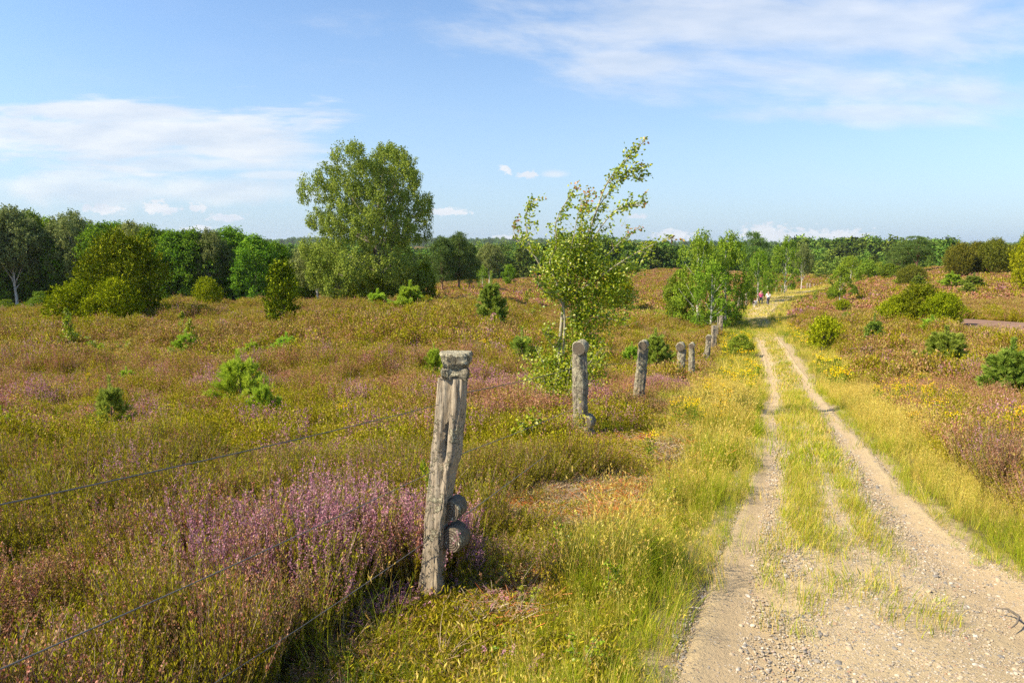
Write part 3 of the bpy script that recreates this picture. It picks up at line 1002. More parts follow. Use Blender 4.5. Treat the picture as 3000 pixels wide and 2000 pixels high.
HERO = G(1020, 1705)         # the large flowering cushion beside the first post
MOUNDS = [(G(1790, 1265), 0.55, 1.75, 2), (G(1845, 1225), 0.5, 1.6, 3), (G(1940, 1160), 0.9, 1.7, 0), (G(1960, 1120), 1.0, 1.5, 1), (G(2050, 1090), 0.9, 1.5, 0), (G(1480, 1400), 0.7, 1.5, 2), (G(1620, 1370), 0.8, 1.5, 2), (G(1380, 1430), 0.5, 1.3, 2)]
RINGS = [(0, 1.6, 7.5, 120), (1, 7.5, 20, 62), (2, 20, 60, 26), (3, 60, 230, 4.5)]
for lod, r0, r1, dens in RINGS:
    um = (1.3, 1.05, 0.95, 0.95)[lod]
    x, y = ring(r0, r1, dens, um)
    q, off = path_q(x, y)
    left = q < 0.5
    fx = fence_x(y)
    n1 = fbm(x / 3.1, y / 3.1, 11, 4); n2 = fbm(x / 1.1, y / 1.1, 23, 3); n3 = fbm(x / 14.0, y / 9.0, 41, 4); n4 = fbm(x / 6.0, y / 5.0, 51, 3); n5 = fbm(x / 0.5, y / 0.5, 61, 3)
    rnd = rs.rand(len(x))
    # metres of grassy verge on either side
    wl = np.where(y < 12, np.clip((PC[0, 0] * 0 + (x * 0 + 0)), 0, 0), 0)
    fence_off = x - fx                                     # >0 on the track side of the fence
    verge_l = left & (off > 0) & (off < np.where(y < 9, 0.42 + 0.35 * n4, 0.55 + 0.5 * n4 + 0.035 * np.minimum(y, 30))) & (fence_off > -0.3)
    verge_r = (~left) & (off > 0) & (off < 0.35 + 0.9 * n4 + 0.02 * np.minimum(y, 60))
    onpath = off <= 0
    bare = bare_mask(x, y)
    between = left & (off > 0) & (fence_off > 0.12) & ~verge_l       # heath strip between verge and fence
    litt = litter_mask(x, y) | (y > 4.3) & (y < 8.5) & between & (n2 + 0.25 * n1 > 0.63) | ((y > 7.5) & (y < 17) & between & (n1 > 0.60))
    cell = 0.30
    meadow = (np.abs(x - 15.0 * y / 62) < 9) & (y > 44) & (y < 74) & left & (n4 > 0.25)
    meadow |= (~onpath) & (n3 > 0.66) & (y > 17) & (y < 120)
    meadow |= (~onpath) & (np.abs(y - 21 - 2 * np.sin(x / 5.0)) < 1.6) & (fence_off < 0) & (x > -14) & (n4 > 0.42)
    hh = ~(verge_l | verge_r | onpath | bare | litt | (meadow & (rnd > 0.30)))
    if lod == 0:
        hh &= ~((fence_off > 0.12) & left & (rnd < 0.45))
    # heather kinds
    wb = (0.16 * (n2 > 0.57) * (0.4 + (n1 > 0.45)) + 0.02) * np.where(y > 18, 0.3, 1)
    hd = np.hypot(x - HERO[0], y - HERO[1])
    wb = np.where(hd < 0.9 + 0.5 * (n5 - 0.5), 0.72, wb)
    wb = np.where((y > 7) & (n2 < 0.62), wb * 0.4, wb)
    wb = np.where((fence_off < 0) & (n2 > 0.64) & (y < 16), 0.4, wb)
    wg = ss(0.65 * n1 + 0.35 * n3, 0.39, 0.55) * 0.85 + 0.14
    wg = np.where(y < 9, wg + 0.22, wg) * (1 - 0.55 * ss(y, 8, 20))
    wg = np.where((fence_off > 0) & left & (y < 12), 0.85, wg)
    wd = 0.20 + 0.25 * (n4 > 0.55) + np.where(y > 25, 0.15, 0)
    u = rs.rand(len(x))
    kind = np.where(u < wb, 0, np.where(u < wb + (1 - wb) * wg, 2, np.where(u < wb + (1 - wb) * (wg + (1 - wg) * wd), 3, 1)))
    sc = (0.72 + 0.62 * n2) * (0.8 + 0.35 * rs.rand(len(x)))
    sc = np.where(hd < 0.9, sc * 1.05 + 0.24 * (1 - hd / 0.9), sc)
    n7 = fbm(x / 0.75 + 5, y / 0.75, 71, 2)
    zs = sc * (0.38 + 0.35 * ss(n5, 0.3, 0.7) + 0.95 * ss(n7, 0.32, 0.66))
    zs = np.where(hd < 0.85, np.maximum(zs, sc * 1.15), zs)
    zs = np.where(y > 16, zs * (0.6 + 0.9 * ss(n1, 0.35, 0.65)), zs)
    zs = np.where((fence_off > -0.42) & (y < 3.95), 0.22 * sc, zs)
    zs = np.where((fence_off > 0) & left, zs * 0.45, zs)
    for c, rad_, zz_, kd_ in MOUNDS:
        dd = np.hypot(x - c[0], y - c[1]) / rad_ + 0.5 * (n5 - 0.5)
        ins = (dd < 1) & ~onpath
        zs = np.where(ins, sc * (zz_ - 0.5 * dd), zs)
        kind = np.where(ins & (rs.rand(len(x)) < (0.35 if kd_ == 0 else 0.75)), kd_, kind)
        hh |= ins
        litt &= ~ins
    z = gz(x, y)
    P = np.stack([x, y, z], 1)
    hp.append(P[hh]); hi.append(np.array([H_IDX[(lod, k)] for k in HK])[kind[hh]] + rs.randint(3, size=hh.sum())); hs_.append(sc[hh]); hz.append(zs[hh])
    # litter
    lt = litt
    if lod <= 1 and lt.any():
        lp.append(P[lt]); li_.append(((n5[lt] + 0.12 * rs.randn(lt.sum())) > 0.5).astype(int)); ls_.append((0.9 if lod == 0 else 1.3) + 0.4 * rs.rand(lt.sum()))
    # grasses
    dens_g = {0: 2.0, 1: 1.8, 2: 1.4, 3: 1.2}[lod]
    x, y = ring(r0, r1, dens * dens_g, um)
    q, off = path_q(x, y); left = q < 0.5; fx = fence_x(y); fence_off = x - fx
    n1 = fbm(x / 3.1, y / 3.1, 11, 4); n2 = fbm(x / 1.1, y / 1.1, 23, 3); n3 = fbm(x / 14.0, y / 9.0, 41, 4); n4 = fbm(x / 6.0, y / 5.0, 51, 3); n5 = fbm(x / 0.5, y / 0.5, 61, 3); n6 = fbm(x / 0.9, y / 0.9, 77, 3)
    vl = left & ((off > -0.04 - 0.14 * n5) | ((off > -0.26) & (n5 > 0.58) & (rs.rand(len(x)) < 0.14))) & (off < np.where(y < 9, 0.50 + 0.4 * n4, 0.75 + 0.5 * n4 + 0.035 * np.minimum(y, 30))) & (fence_off > -0.3)
    vr = (~left) & ((off > -0.03 - 0.10 * n5) | ((off > -0.26) & (n5 > 0.58) & (rs.rand(len(x)) < 0.14))) & (off < 0.45 + 0.9 * n4 + 0.02 * np.minimum(y, 60))
    between = left & (off > 0) & (fence_off > 0.12) & ~vl
    meadow = (np.abs(x - 15.0 * y / 62) < 9) & (y > 44) & (y < 74) & left & (n4 > 0.25)
    meadow |= (off > 0) & (n3 > 0.66) & (y > 17) & (y < 120)
    meadow |= (off > 0) & (np.abs(y - 21 - 2 * np.sin(x / 5.0)) < 1.6) & (fence_off < 0) & (x > -14) & (n4 > 0.42)
    meadow &= ~bare_mask(x, y)
    inside = off <= -0.02
    # strips of short grass on the track
    b1 = np.exp(-((q - 0.37) / 0.06) ** 2); b2 = np.exp(-((q - 0.59) / 0.045) ** 2)
    near = ss(y, 4.6, 5.6)
    midstrip = ss(q, 0.33, 0.40) * (1 - ss(q, 0.64, 0.72))
    faredge = (1 - ss(q, 0.01, 0.05)) * 0.6
    pg = np.where(y < 14, near * np.maximum(b1, b2) * 2.0 + (1 - near) * 0.10 * (q > 0.2) * (q < 0.66) * (n2 > 0.5) * (y > 3.6), 0)
    wfar = ss(y, 11, 17)
    pg = pg * (1 - wfar) + wfar * np.maximum(midstrip, faredge)
    pg = np.where(y > 45, np.maximum(pg, 0.95 - 0.75 * np.exp(-((q - 0.86) / 0.08) ** 2) - 0.6 * np.exp(-((q - 0.2) / 0.07) ** 2) * (y < 75)), pg)
    pg += 0.03 * (q < 0.14) * (n2 > 0.6) + 0.003
    pathg = inside & (rs.rand(len(x)) < pg * (0.5 + 1.2 * (n5 > 0.40)))
    inheath = (~inside) & ~vl & ~vr & ~between & ~meadow & (rs.rand(len(x)) < 0.045 * (n1 > 0.45) + 0.012) & ~bare_mask(x, y)
    keepg = vl | vr | meadow | pathg | inheath | (between & (rs.rand(len(x)) < 0.35 * (n6 > 0.45) + 0.05))
    u = rs.rand(len(x))
    kd = np.where(u < 0.40, 4, np.where(u < 0.40 + 0.35 * (n6 > 0.5), 1, 0))
    kd = np.where(vl & (y < 9), np.where(u < 0.28 + 0.3 * (n6 > 0.52), 4, np.where(u > 0.93, 1, 0)), kd)
    kd = np.where(vl & (y >= 9), np.where(u < 0.35, 4, np.where(u < 0.62, 1, 0)), kd)
    kd = np.where(vr, np.where(y < 5.5, np.where(u < 0.3, 4, 0), np.where(u < 0.55, 1, np.where(u < 0.8, 4, 0))), kd)
    kd = np.where(meadow, np.where(u < 0.22, 3, np.where(u < 0.65, 0, 4)), kd)
    kd = np.where((off < 0.10) & (vl | vr), np.where(u < 0.42, 2, np.where(u < 0.55, 5, kd)), kd)
    
    kd = np.where(inside & ~(vl | vr), np.where(y < 9, np.where(u < 0.66, 2, 5), np.where(u < 0.70, 5, 2)), kd)
    kd = np.where(inheath | between, np.where(u < 0.5, 0, np.where(u < 0.8, 4, 3)), kd)
    kd = np.where(between & (n6 > 0.62) & (y < 9), 3, kd)
    sc = 0.75 + 0.5 * rs.rand(len(x)) + 0.2 * (n6 - 0.5)
    sc = np.where(inheath, sc * 1.15, sc)
    sc = np.where(vl, sc * (0.55 + 0.65 * ss(n6, 0.35, 0.65)), sc)
    sc = np.where(vr, sc * (0.50 + 0.35 * ss(n6, 0.35, 0.65)), sc)
    sc = np.where(meadow, sc * 0.85, sc)
    sc = np.where(between & (y < 10), sc * 0.5, sc)
    sc = np.where(inside & (kd != 0), sc * 1.15, sc)
    sc = np.where((vl | vr) & (off < 0.35), sc * (0.72 + 0.75 * np.clip(off, 0, 0.35)), sc)
    m_ = keepg & ~(litter_mask(x, y) & (rs.rand(len(x)) < 0.93))
    z = gz(x, y) + np.where(inside, 0.003 + np.maximum(y - 20, 0) * 0.0009, 0)
    P = np.stack([x, y, z], 1)
    gp.append(P[m_]); gi_.append(np.array([G_IDX[(lod, k)] for k in GK])[kd[m_]] + rs.randint(3, size=m_.sum())); gs_.append(sc[m_])
    # yellow flowers
    x, y = ring(r0, r1, {0: 8, 1: 9, 2: 5, 3: 1.2}[lod])
    q, off = path_q(x, y); left = q < 0.5; nf = fbm(x / 1.6, y / 1.6, 91, 3)
    m_ = left & (off > 0.15) & (off < 1.1 + 0.02 * y) & (y > 13) & (y < 46) & (nf > 0.42) & (rs.rand(len(x)) < 0.45) & (x > fence_x(y) + 0.2)
    m_ |= (~left) & (off > 0.25) & (off < 1.2) & (y > 18) & (y < 60) & (nf > 0.44) & (rs.rand(len(x)) < 0.35)
    m_ |= (~left) & (off > 0.9) & (off < 2.6) & (y > 5) & (y < 18) & (nf > 0.44) & (rs.rand(len(x)) < 0.4)
    m_ |= left & (off > 0) & (off < 1.2) & (y > 5.5) & (y < 13) & (nf > 0.64)
    m_ |= (rs.rand(len(x)) < 0.004) & (off > 0) & (y < 40) & (y > 5)
    fl_l = min(lod, 2)
    if m_.any():
        P = np.stack([x, y, gz(x, y)], 1)[m_]
        fp.append(P); fi.append(fl_l * 3 + rs.randint(3, size=len(P))); fs_.append((0.62 + 0.35 * rs.rand(len(P))) * (1.5 if lod == 3 else 1))

hp = np.concatenate(hp)
tag(scatter_object('heather', h_src, hp, np.concatenate(hi), np.concatenate(hs_), 0.12, np.concatenate(hz)), 'dense low heather with pink and brown faded flower spikes over the heath', 'heather', kind='stuff')
gp = np.concatenate(gp)
tag(scatter_object('grass', g_src, gp, np.concatenate(gi_), np.concatenate(gs_), 0.22), 'green and straw yellow grass along the verges and between the ruts', 'grass', kind='stuff')
tag(scatter_object('dry_litter', [litter('pale'), litter('rust')], np.concatenate(lp), np.concatenate(li_), np.concatenate(ls_), 0.1), 'rust brown and pale dead heather litter on bare ground by the fence', 'litter', kind='stuff')
tag(scatter_object('yellow_wildflowers', [flower(l_) for l_ in (0, 0, 0, 1, 1, 1, 2, 2, 2)], np.concatenate(fp), np.concatenate(fi), np.concatenate(fs_), 0.08), 'yellow wildflowers in bloom along both edges of the track', 'wildflowers', kind='stuff')
print('heather', len(hp), 'grass', len(gp), 'flowers', sum(map(len, fp)))

# moss and short heath turf between fence and verge, near
x, y = ring(1.6, 9, 150)
q, off = path_q(x, y); fo = x - fence_x(y)
n5 = fbm(x / 0.5, y / 0.5, 61, 3)
m_ = (q < 0.5) & (off > 0.3) & (fo > -0.1) & (n5 < 0.56)
P = np.stack([x, y, gz(x, y)], 1)[m_]
tag(scatter_object('moss', [moss(), moss(), moss()], P, rs.randint(3, size=len(P)), 0.8 + 0.8 * rs.rand(len(P)), 0.1), 'low yellow green moss and turf at the foot of the fence', 'moss', kind='stuff')
# dead twiggy clumps
x, y = ring(1.6, 14, 3.0)
q, off = path_q(x, y)
n5 = fbm(x / 1.2, y / 1.2, 161, 3)
m_ = (off > 0.6) & (n5 > 0.5)
m_ |= (off > 0.5) & (np.abs(x - fence_x(y)) < 0.45)
P = np.stack([x, y, gz(x, y) + 0.02], 1)[m_]
ds_ = 0.45 + 0.35 * rs.rand(len(P))
ex = np.array([G(a, b_) for a, b_ in ((930, 1900), (1000, 1930), (300, 1500), (420, 1540), (1640, 1480), (1930, 1200))])
P = np.concatenate([P, ex]); ds_ = np.concatenate([ds_, np.full(len(ex), 0.8)])
tag(scatter_object('dead_twigs', [deadtuft(), deadtuft(), deadtuft()], P, rs.randint(3, size=len(P)), ds_, 0.2), 'pale grey dead heather twigs among the living plants', 'twigs', kind='stuff')


def pebble():
    import bmesh
    bm = bmesh.new(); bmesh.ops.create_icosphere(bm, subdivisions=2, radius=1.0)
    a = rs.rand(3) * 6
    for v in bm.verts:
        c = v.co
        f = 1 + 0.22 * math.sin(2.1 * c.x + a[0]) * math.cos(1.7 * c.y + a[1]) + 0.10 * math.sin(4 * c.z + a[2] + 3 * c.x)
        v.co = c * f
        v.co.z *= 0.55
        v.co.x *= 1.25
    me = bpy.data.meshes.new('pebble_source'); bm.to_mesh(me); bm.free()
    me.materials.append(M['pebble'])
    me.polygons.foreach_set('use_smooth', np.full(len(me.polygons), True))
    return me


M['pebble'] = pebble_mat()
pp = []; ps = []
for (r0, r1, dn, s0) in ((1.6, 6.5, 1500, 0.0034), (1.6, 12, 240, 0.0062), (2.0, 9, 14, 0.0115), (6.5, 16, 320, 0.006)):
    x, y = ring(r0, r1, dn)
    x = x * 0.5 + y * 0.45
    q, off = path_q(x, y)
    m_ = off < -0.06
    m_ &= fbm(x / 0.6, y / 0.6, 201, 3) + 0.12 * rs.rand(len(x)) > 0.44
    x, y = x[m_], y[m_]; q = q[m_]
    rz = -0.045 * (np.exp(-((q - 0.14) / 0.11) ** 2) + np.exp(-((q - 0.84) / 0.13) ** 2)) + 0.007
    zz = gz(x, y) + rz + (fbm(x * 3, y * 3, 31, 3) - 0.5) * 0.03
    sz = np.minimum(s0 * np.exp(rs.randn(len(x)) * 0.36), 0.021)
    pp.append(np.stack([x, y, zz - sz * 0.05], 1)); ps.append(sz)
pp = np.concatenate(pp); ps = np.concatenate(ps)
tag(scatter_object('gravel', [pebble() for _ in range(5)], pp, rs.randint(5, size=len(pp)), ps, 0.25), 'loose pale and grey pebbles lying on the sandy track', 'gravel', kind='stuff')
print('pebbles', len(pp))

#PART2
# ------------------------------------------------------------------ tree builders
def sphere_pts(k):
    return unit(rs.randn(k, 3))


def round_leaves(P, A, L, Wd, Nn):
    """rounded leaf of two quads"""
    N_ = len(P); A = unit(A); B = unit(np.cross(A, Nn)); C = unit(np.cross(B, A))
    L = np.broadcast_to(L, N_)[:, None]; Wd = np.broadcast_to(Wd, N_)[:, None]
    p = [P, P + A * L * 0.25 + B * Wd * 0.48 + C * Wd * 0.08, P + A * L * 0.7 + B * Wd * 0.36 + C * Wd * 0.05, P + A * L,
         P + A * L * 0.7 - B * Wd * 0.36 + C * Wd * 0.05, P + A * L * 0.25 - B * Wd * 0.48 + C * Wd * 0.08]
    V = np.stack(p, 1).reshape(-1, 3)
    i = np.arange(N_)[:, None] * 6
    F = np.concatenate([i + np.array([[0, 1, 2, 3]]), i + np.array([[0, 3, 4, 5]])])
    return V, F


def foliage(g, C, O, n, rad, L, Wd, style, mat=0):
    """n leaves round every cluster centre C with outward direction O"""
    K = len(C)
    C = np.repeat(C, n, 0); O = np.repeat(O, n, 0)
    rad = np.repeat(np.broadcast_to(rad, K), n)[:, None]
    N_ = len(C)
    tone = np.repeat(rs.rand(K), n) * 0.5 + rs.rand(N_) * 0.5
    up = np.array([0, 0, 1.0])
    if style == 'round':
        P = C + rs.randn(N_, 3) * rad * [0.6, 0.6, 0.38]
        Nn = O * 0.9 + rs.randn(N_, 3) * 0.55 + up * 0.35
        A = rs.randn(N_, 3)
    elif style == 'droop':
        t = rs.rand(N_, 1)
        P = C + rs.randn(N_, 3) * rad * [0.30, 0.30, 0.25] + np.array([0, 0, -1.0]) * t * rad * 1.5 + O * (1 - t) * rad * 0.3
        Nn = O * 0.8 + rs.randn(N_, 3) * 0.6
        A = rs.randn(N_, 3) * 0.6 + [0, 0, -1.0]
    elif style == 'spray':
        t = rs.rand(N_, 1)
        rad = rad * np.repeat(0.6 + 1.1 * rs.rand(K, 1) ** 2, n, 0)
        d = unit(up * 1.0 + O * 0.55 + np.repeat(rs.randn(K, 3), n, 0) * 0.35)
        P = C + d * t * rad * 2.0 + rs.randn(N_, 3) * rad * 0.30 * (1.15 - t)
        Nn = O * 0.8 + rs.randn(N_, 3) * 0.7
        A = d + rs.randn(N_, 3) * 0.55
    elif style == 'needle':
        P = C + rs.randn(N_, 3) * rad * [0.55, 0.55, 0.28]
        A = unit(P - C) + O * 0.5 + up * 0.7 + rs.randn(N_, 3) * 0.3
        Nn = rs.randn(N_, 3) + up * 0.8
    V, F = cards(P, A, L * (0.65 + 0.7 * rs.rand(N_)), Wd * (0.7 + 0.6 * rs.rand(N_)), Nn)
    g.add(V, F, mat, tone)


def lobes_to_clusters(lobes, per, inner=0.55, ctr=None, flat=1.0):
    """lobes: (x, y, z, r)"""
    lobes = np.asarray(lobes, float)
    C = []; O = []
    for (x, y, z, r) in lobes:
        k = max(4, int(per * r * r))
        d = sphere_pts(k)
        if ctr is not None:
            out = unit(np.array([x, y, z]) - ctr)
            d = unit(d + out * 0.45)
        rr = r * (inner + (1 - inner) * rs.rand(k) ** 0.5)
        C.append(np.array([x, y, z]) + d * rr[:, None] * [1, 1, flat]); O.append(d)
    return np.concatenate(C), np.concatenate(O)


def auto_lobes(H, Rx, cb, n, k_r=0.36, shape='dome', jitter=0.12):
    out = []
    zc = H * (cb + 1) / 2; hz_ = H * (1 - cb) / 2
    for i in range(n):
        t = (i + rs.rand()) / n            # 0 base .. 1 top
        if shape == 'dome':
            prof = math.sqrt(max(0.02, 1 - (2 * t - 0.85) ** 2 / 1.4)) if t < 0.97 else 0.3
        elif shape == 'flame':
            prof = 0.72 + 0.5 * t if t < 0.55 else 1 - ((t - 0.55) / 0.45) ** 1.4 * 0.85
        elif shape == 'stack':
            prof = 0.9 + 0.1 * math.sin(t * 3) if t < 0.62 else 1 - (t - 0.62) ** 1.5 * 2.4
        elif shape == 'cone':
            prof = (1 - t) ** 0.75 + 0.08
        elif shape == 'column':
            prof = min(1.0, 0.62 + 1.2 * t) * (1 - max(0, t - 0.55) ** 1.6 * 2.1)
        else:
            prof = 1 - 0.5 * abs(2 * t - 1)
        r = Rx * k_r * (0.75 + 0.5 * rs.rand())
        a = i * 2.399 + rs.rand() * 0.8
        rho = max(0, Rx * prof - r * 0.75) * (0.72 + 0.33 * rs.rand() if rs.rand() < 0.85 else 0.3)
        z = zc - hz_ + r * 0.8 + t * (2 * hz_ - 1.5 * r)
        out.append((math.cos(a) * rho, math.sin(a) * rho, z + rs.randn() * jitter, r))
    return out


def trunk_geo(g, H, r0, lobes, lean=(0, 0), nlimb=12, mat=0, fork=0.35, base_off=(0, 0), zmax=0.85, wob=0.02):
    k = 10
    t = np.linspace(0, 1, k)
    top = np.array([lean[0], lean[1], H * zmax])
    pts = np.array([base_off[0], base_off[1], -0.15]) * (1 - t)[:, None] + top * t[:, None]
    ph = rs.rand(2) * 6
    pts[:, 0] += np.sin(t * 5 + ph[0]) * wob * H * t; pts[:, 1] += np.sin(t * 4 + ph[1]) * wob * H * t
    rad = r0 * (1 - 0.85 * t) * (1 + 0.35 * np.exp(-t * 18))
    V, F = tube(pts, rad, 7); g.add(V, F, mat)
    L_ = np.asarray(lobes)
    if len(L_) and nlimb:
        sel = L_[rs.permutation(len(L_))[:nlimb]]
        for (x, y, z, r) in sel:
            tz = np.clip((z / (H * zmax)) * (fork + 0.35 * rs.rand()), 0.08, 0.8)
            s0 = np.array([np.interp(tz, t, pts[:, c]) for c in range(3)])
            e = np.array([x, y, z])
            q = np.linspace(0, 1, 6)[:, None]
            mid = (s0 + e) / 2 + np.array([0, 0, -0.08 * np.linalg.norm(e - s0)]) + rs.randn(3) * 0.05 * np.linalg.norm(e - s0)
            b = (1 - q) ** 2 * s0 + 2 * q * (1 - q) * mid + q ** 2 * e
            rr = np.interp(tz, t, rad) * 0.55
            V, F = tube(b, np.linspace(rr, rr * 0.2, 6), 5); g.add(V, F, mat)
    return g


def tree_thing(name, gt, gc, tmats, cmats, crown_name='crown', trunk_name='trunk'):
    root = bpy.data.objects.new(name, None); COL.objects.link(root)
    root.empty_display_size = 0.3
    if gt is not None:
        link(trunk_name, gt.mesh(trunk_name, tmats, True), root)
    link(crown_name, gc.mesh(crown_name, cmats), root)
    return root


PARK = []          # prototypes are reused by their first placement


class Proto:
    """a thing that is placed once itself and afterwards copied"""
    def __init__(self, root, H, Rx):
        self.root = root; self.H = H; self.R = Rx; self.used = False

    def put(self, p, h, w, label, cat, group=None, name=None, rot=None, lean=0.0):
        o = self.root if not self.used else copy_tree(self.root)
        self.used = True
        if name:
            o.name = name
        o.location = Vector(p)
        sx = w / (2 * self.R)
        o.scale = (sx, sx, h / self.H)
        o.rotation_euler = (0, lean, rs.rand() * 6.28 if rot is None else rot)
        for k in ('label', 'category', 'group'):
            if k in o:
                del o[k]
        tag(o, label, cat, group)
        return o


def make_tree(name, H, Rx, cb, nl, per, nleaf, rad, L, Wd, style, shape, cmat, tmat, r0, k_r=0.36, inner=0.55, flat=1.0, nlimb=10, zmax=0.85, wob=0.02, lean=(0, 0)):
    lob = auto_lobes(H, Rx, cb, nl, k_r, shape)
    C, O = lobes_to_clusters(lob, per, inner, np.array([0, 0, H * 0.45]), flat)
    gc = Geo(); foliage(gc, C, O, nleaf, rad, L, Wd, style)
    gt = Geo(); trunk_geo(gt, H, r0, lob, nlimb=nlimb, zmax=zmax, wob=wob, lean=lean)
    return Proto(tree_thing(name, gt, gc, [tmat], [cmat]), H, Rx)


def make_juniper(name, H, Rx, nl, shape, cmat, cb=0.0, k_r=0.42, n=15, L=0.15, Wd=0.065, per=95, rad=0.22):
    lob = auto_lobes(H * 0.95, Rx, cb, nl, k_r, shape, 0.05)
    C, O = lobes_to_clusters(lob, per, 0.62, np.array([0, 0, H * 0.35]))
    C[:, 2] = np.maximum(C[:, 2], 0.02)
    gc = Geo(); foliage(gc, C, O, n, rad, L, Wd, 'spray')
    gt = Geo(); trunk_geo(gt, H, 0.12, lob, nlimb=10, zmax=0.7)
    return Proto(tree_thing(name, gt, gc, [M['bark']], [cmat]), H, Rx)


def at(px, by, ty, d=None):
    p = G(px, by) if d is None else GD(px, d)
    return p, Hpx(p, ty), p[1] / 2000.0 / math.cos(PITCH)


# ---- hero birch in the middle
p0, h0, k0 = at(1105, 900, 428)
LB = [(1140, 462, 48), (1180, 478, 36), (1060, 485, 48), (1110, 520, 56), (1005, 515, 42), (1200, 522, 44), (960, 560, 40), (1040, 570, 58), (1125, 590, 58),
      (1205, 590, 42), (1247, 612, 30), (940, 640, 38), (1010, 650, 58), (1090, 670, 60), (1170, 665, 58), (1228, 668, 30), (926, 715, 38), (985, 735, 56),
      (1070, 760, 60), (1150, 760, 55), (1212, 765, 36), (935, 790, 42), (1005, 815, 48), (1090, 815, 40), (1160, 820, 44), (1205, 825, 30), (955, 842, 34), (915, 780, 28), (1235, 800, 26)]
lob = []
for (a, b_, r) in LB:
    for sgn in (-1, 1):
        dx = ((a - 1095) * (1.04 if b_ < 600 else 0.92) + 1100 - 1105 + rs.randn() * 6) * k0; dz = Hpx(p0, b_ + rs.randn() * 6)
        env = math.sqrt(max(0.05, 1 - ((a - 1095) / 200) ** 2 - ((b_ - 660) / 260) ** 2)) * 5.2
        lob.append((dx, sgn * env * (0.35 + 0.6 * rs.rand()), dz, r * k0 * (0.78 + 0.3 * rs.rand())))
C, O = lobes_to_clusters(lob, 29, 0.5, np.array([0, 0, h0 * 0.5]))
gc = Geo(); foliage(gc, C, O, 42, 0.40, 0.155, 0.095, 'droop')
gt = Geo()
trunk_geo(gt, h0, 0.42, lob, nlimb=22, fork=0.45, lean=(0.6, 0), zmax=0.88)
trunk_geo(gt, h0 * 0.8, 0.26, lob[:20], nlimb=8, lean=(2.2, 0.6), base_off=(0.9, 0.3))
for sx in (-1, -0.6):
    q = np.linspace(0, 1, 7)
    b = np.stack([-0.2 + sx * 3.4 * q, 0 * q - 0.5 * q, 1.0 - 0.7 * np.sin(q * 3.1) * 0.9 + q * 1.2], 1)
    V, F = tube(b, np.linspace(0.12, 0.05, 7), 5); gt.add(V, F)
big_birch = tree_thing('birch_tree', gt, gc, [M['bark']], [M['birch']])
big_birch.location = Vector(p0)
tag(big_birch, 'largest tree, wide domed birch with drooping olive green foliage alone on the heath', 'tree')

# ---- prototypes
OAK = [make_tree('broadleaf_tree', 12, 4.2, 0.04, 30, 8, 30, 0.55, 0.30, 0.22, 'round', 'dome', M['oak'], M['bark'], 0.25, nlimb=8) for _ in range(3)]
LBIR = [make_tree('birch_tree', 12, 3.4, 0.36, 26, 20, 26, 0.48, 0.22, 0.13, 'droop', 'dome', M['birchpale'], M['birchbark'], 0.17, k_r=0.33, nlimb=14, wob=0.03) for _ in range(2)]
FRESH = [make_tree('birch_tree', 8, 2.6, 0.08, 34, 20, 26, 0.34, 0.17, 0.11, 'droop', 'dome', M['lime'], M['birchbark'], 0.12, k_r=0.29, nlimb=12) for _ in range(2)]
YBIR = [make_tree('young_birch', 4, 1.0, 0.28, 14, 110, 22, 0.20, 0.11, 0.075, 'droop', 'column', M['lime'], M['birchbark'], 0.05, k_r=0.42, nlimb=10)]
PINE = [make_tree('pine_tree', 9, 3.4, 0.12, 24, 17, 34, 0.45, 0.26, 0.08, 'needle', 'dome', M['pine'], M['pinebark'], 0.2, k_r=0.36, flat=0.55, nlimb=16) for _ in range(2)]
TALLPINE = [make_tree('pine_tree', 10, 3.0, 0.30, 15, 17, 34, 0.42, 0.24, 0.07, 'needle', 'round', M['pine'], M['pinebark'], 0.2, k_r=0.40, flat=0.36, nlimb=16)]
JB = [make_juniper('juniper_bush', 4, 2.0, 44, 'dome', M['juniper'], k_r=0.29), make_juniper('juniper_bush', 4, 2.0, 48, 'stack', M['junidark'], k_r=0.27), make_juniper('juniper_bush', 4, 2.0, 40, 'dome', M['juniper'], k_r=0.31)]
M['junimid'] = leaf_mat('leaf_juniper_mid', [(0, (0.03, 0.06, 0.005)), (0.6, (0.13, 0.18, 0.009)), (1, (0.34, 0.38, 0.02))], 0.05, 0.2)
JC = [make_juniper('juniper_column', 3.4, 0.9, 34, 'flame', M['junimid'], k_r=0.34, n=15, L=0.12, Wd=0.055, per=250, rad=0.17)]
JBR = [make_juniper('juniper_tree', 4.5, 2.4, 26, 'dome', M['junibrown'], k_r=0.36)]
JS = [make_juniper('juniper_shrub', 1.7, 0.8, 14, 'dome', M['juniper'], k_r=0.45, n=14, L=0.10, Wd=0.04, per=260, rad=0.11)]
SHRUB = [make_tree('green_shrub', 2.2, 1.1, 0.0, 16, 120, 22, 0.20, 0.10, 0.075, 'round', 'dome', M['weed'], M['bark'], 0.05, k_r=0.42, nlimb=6)]

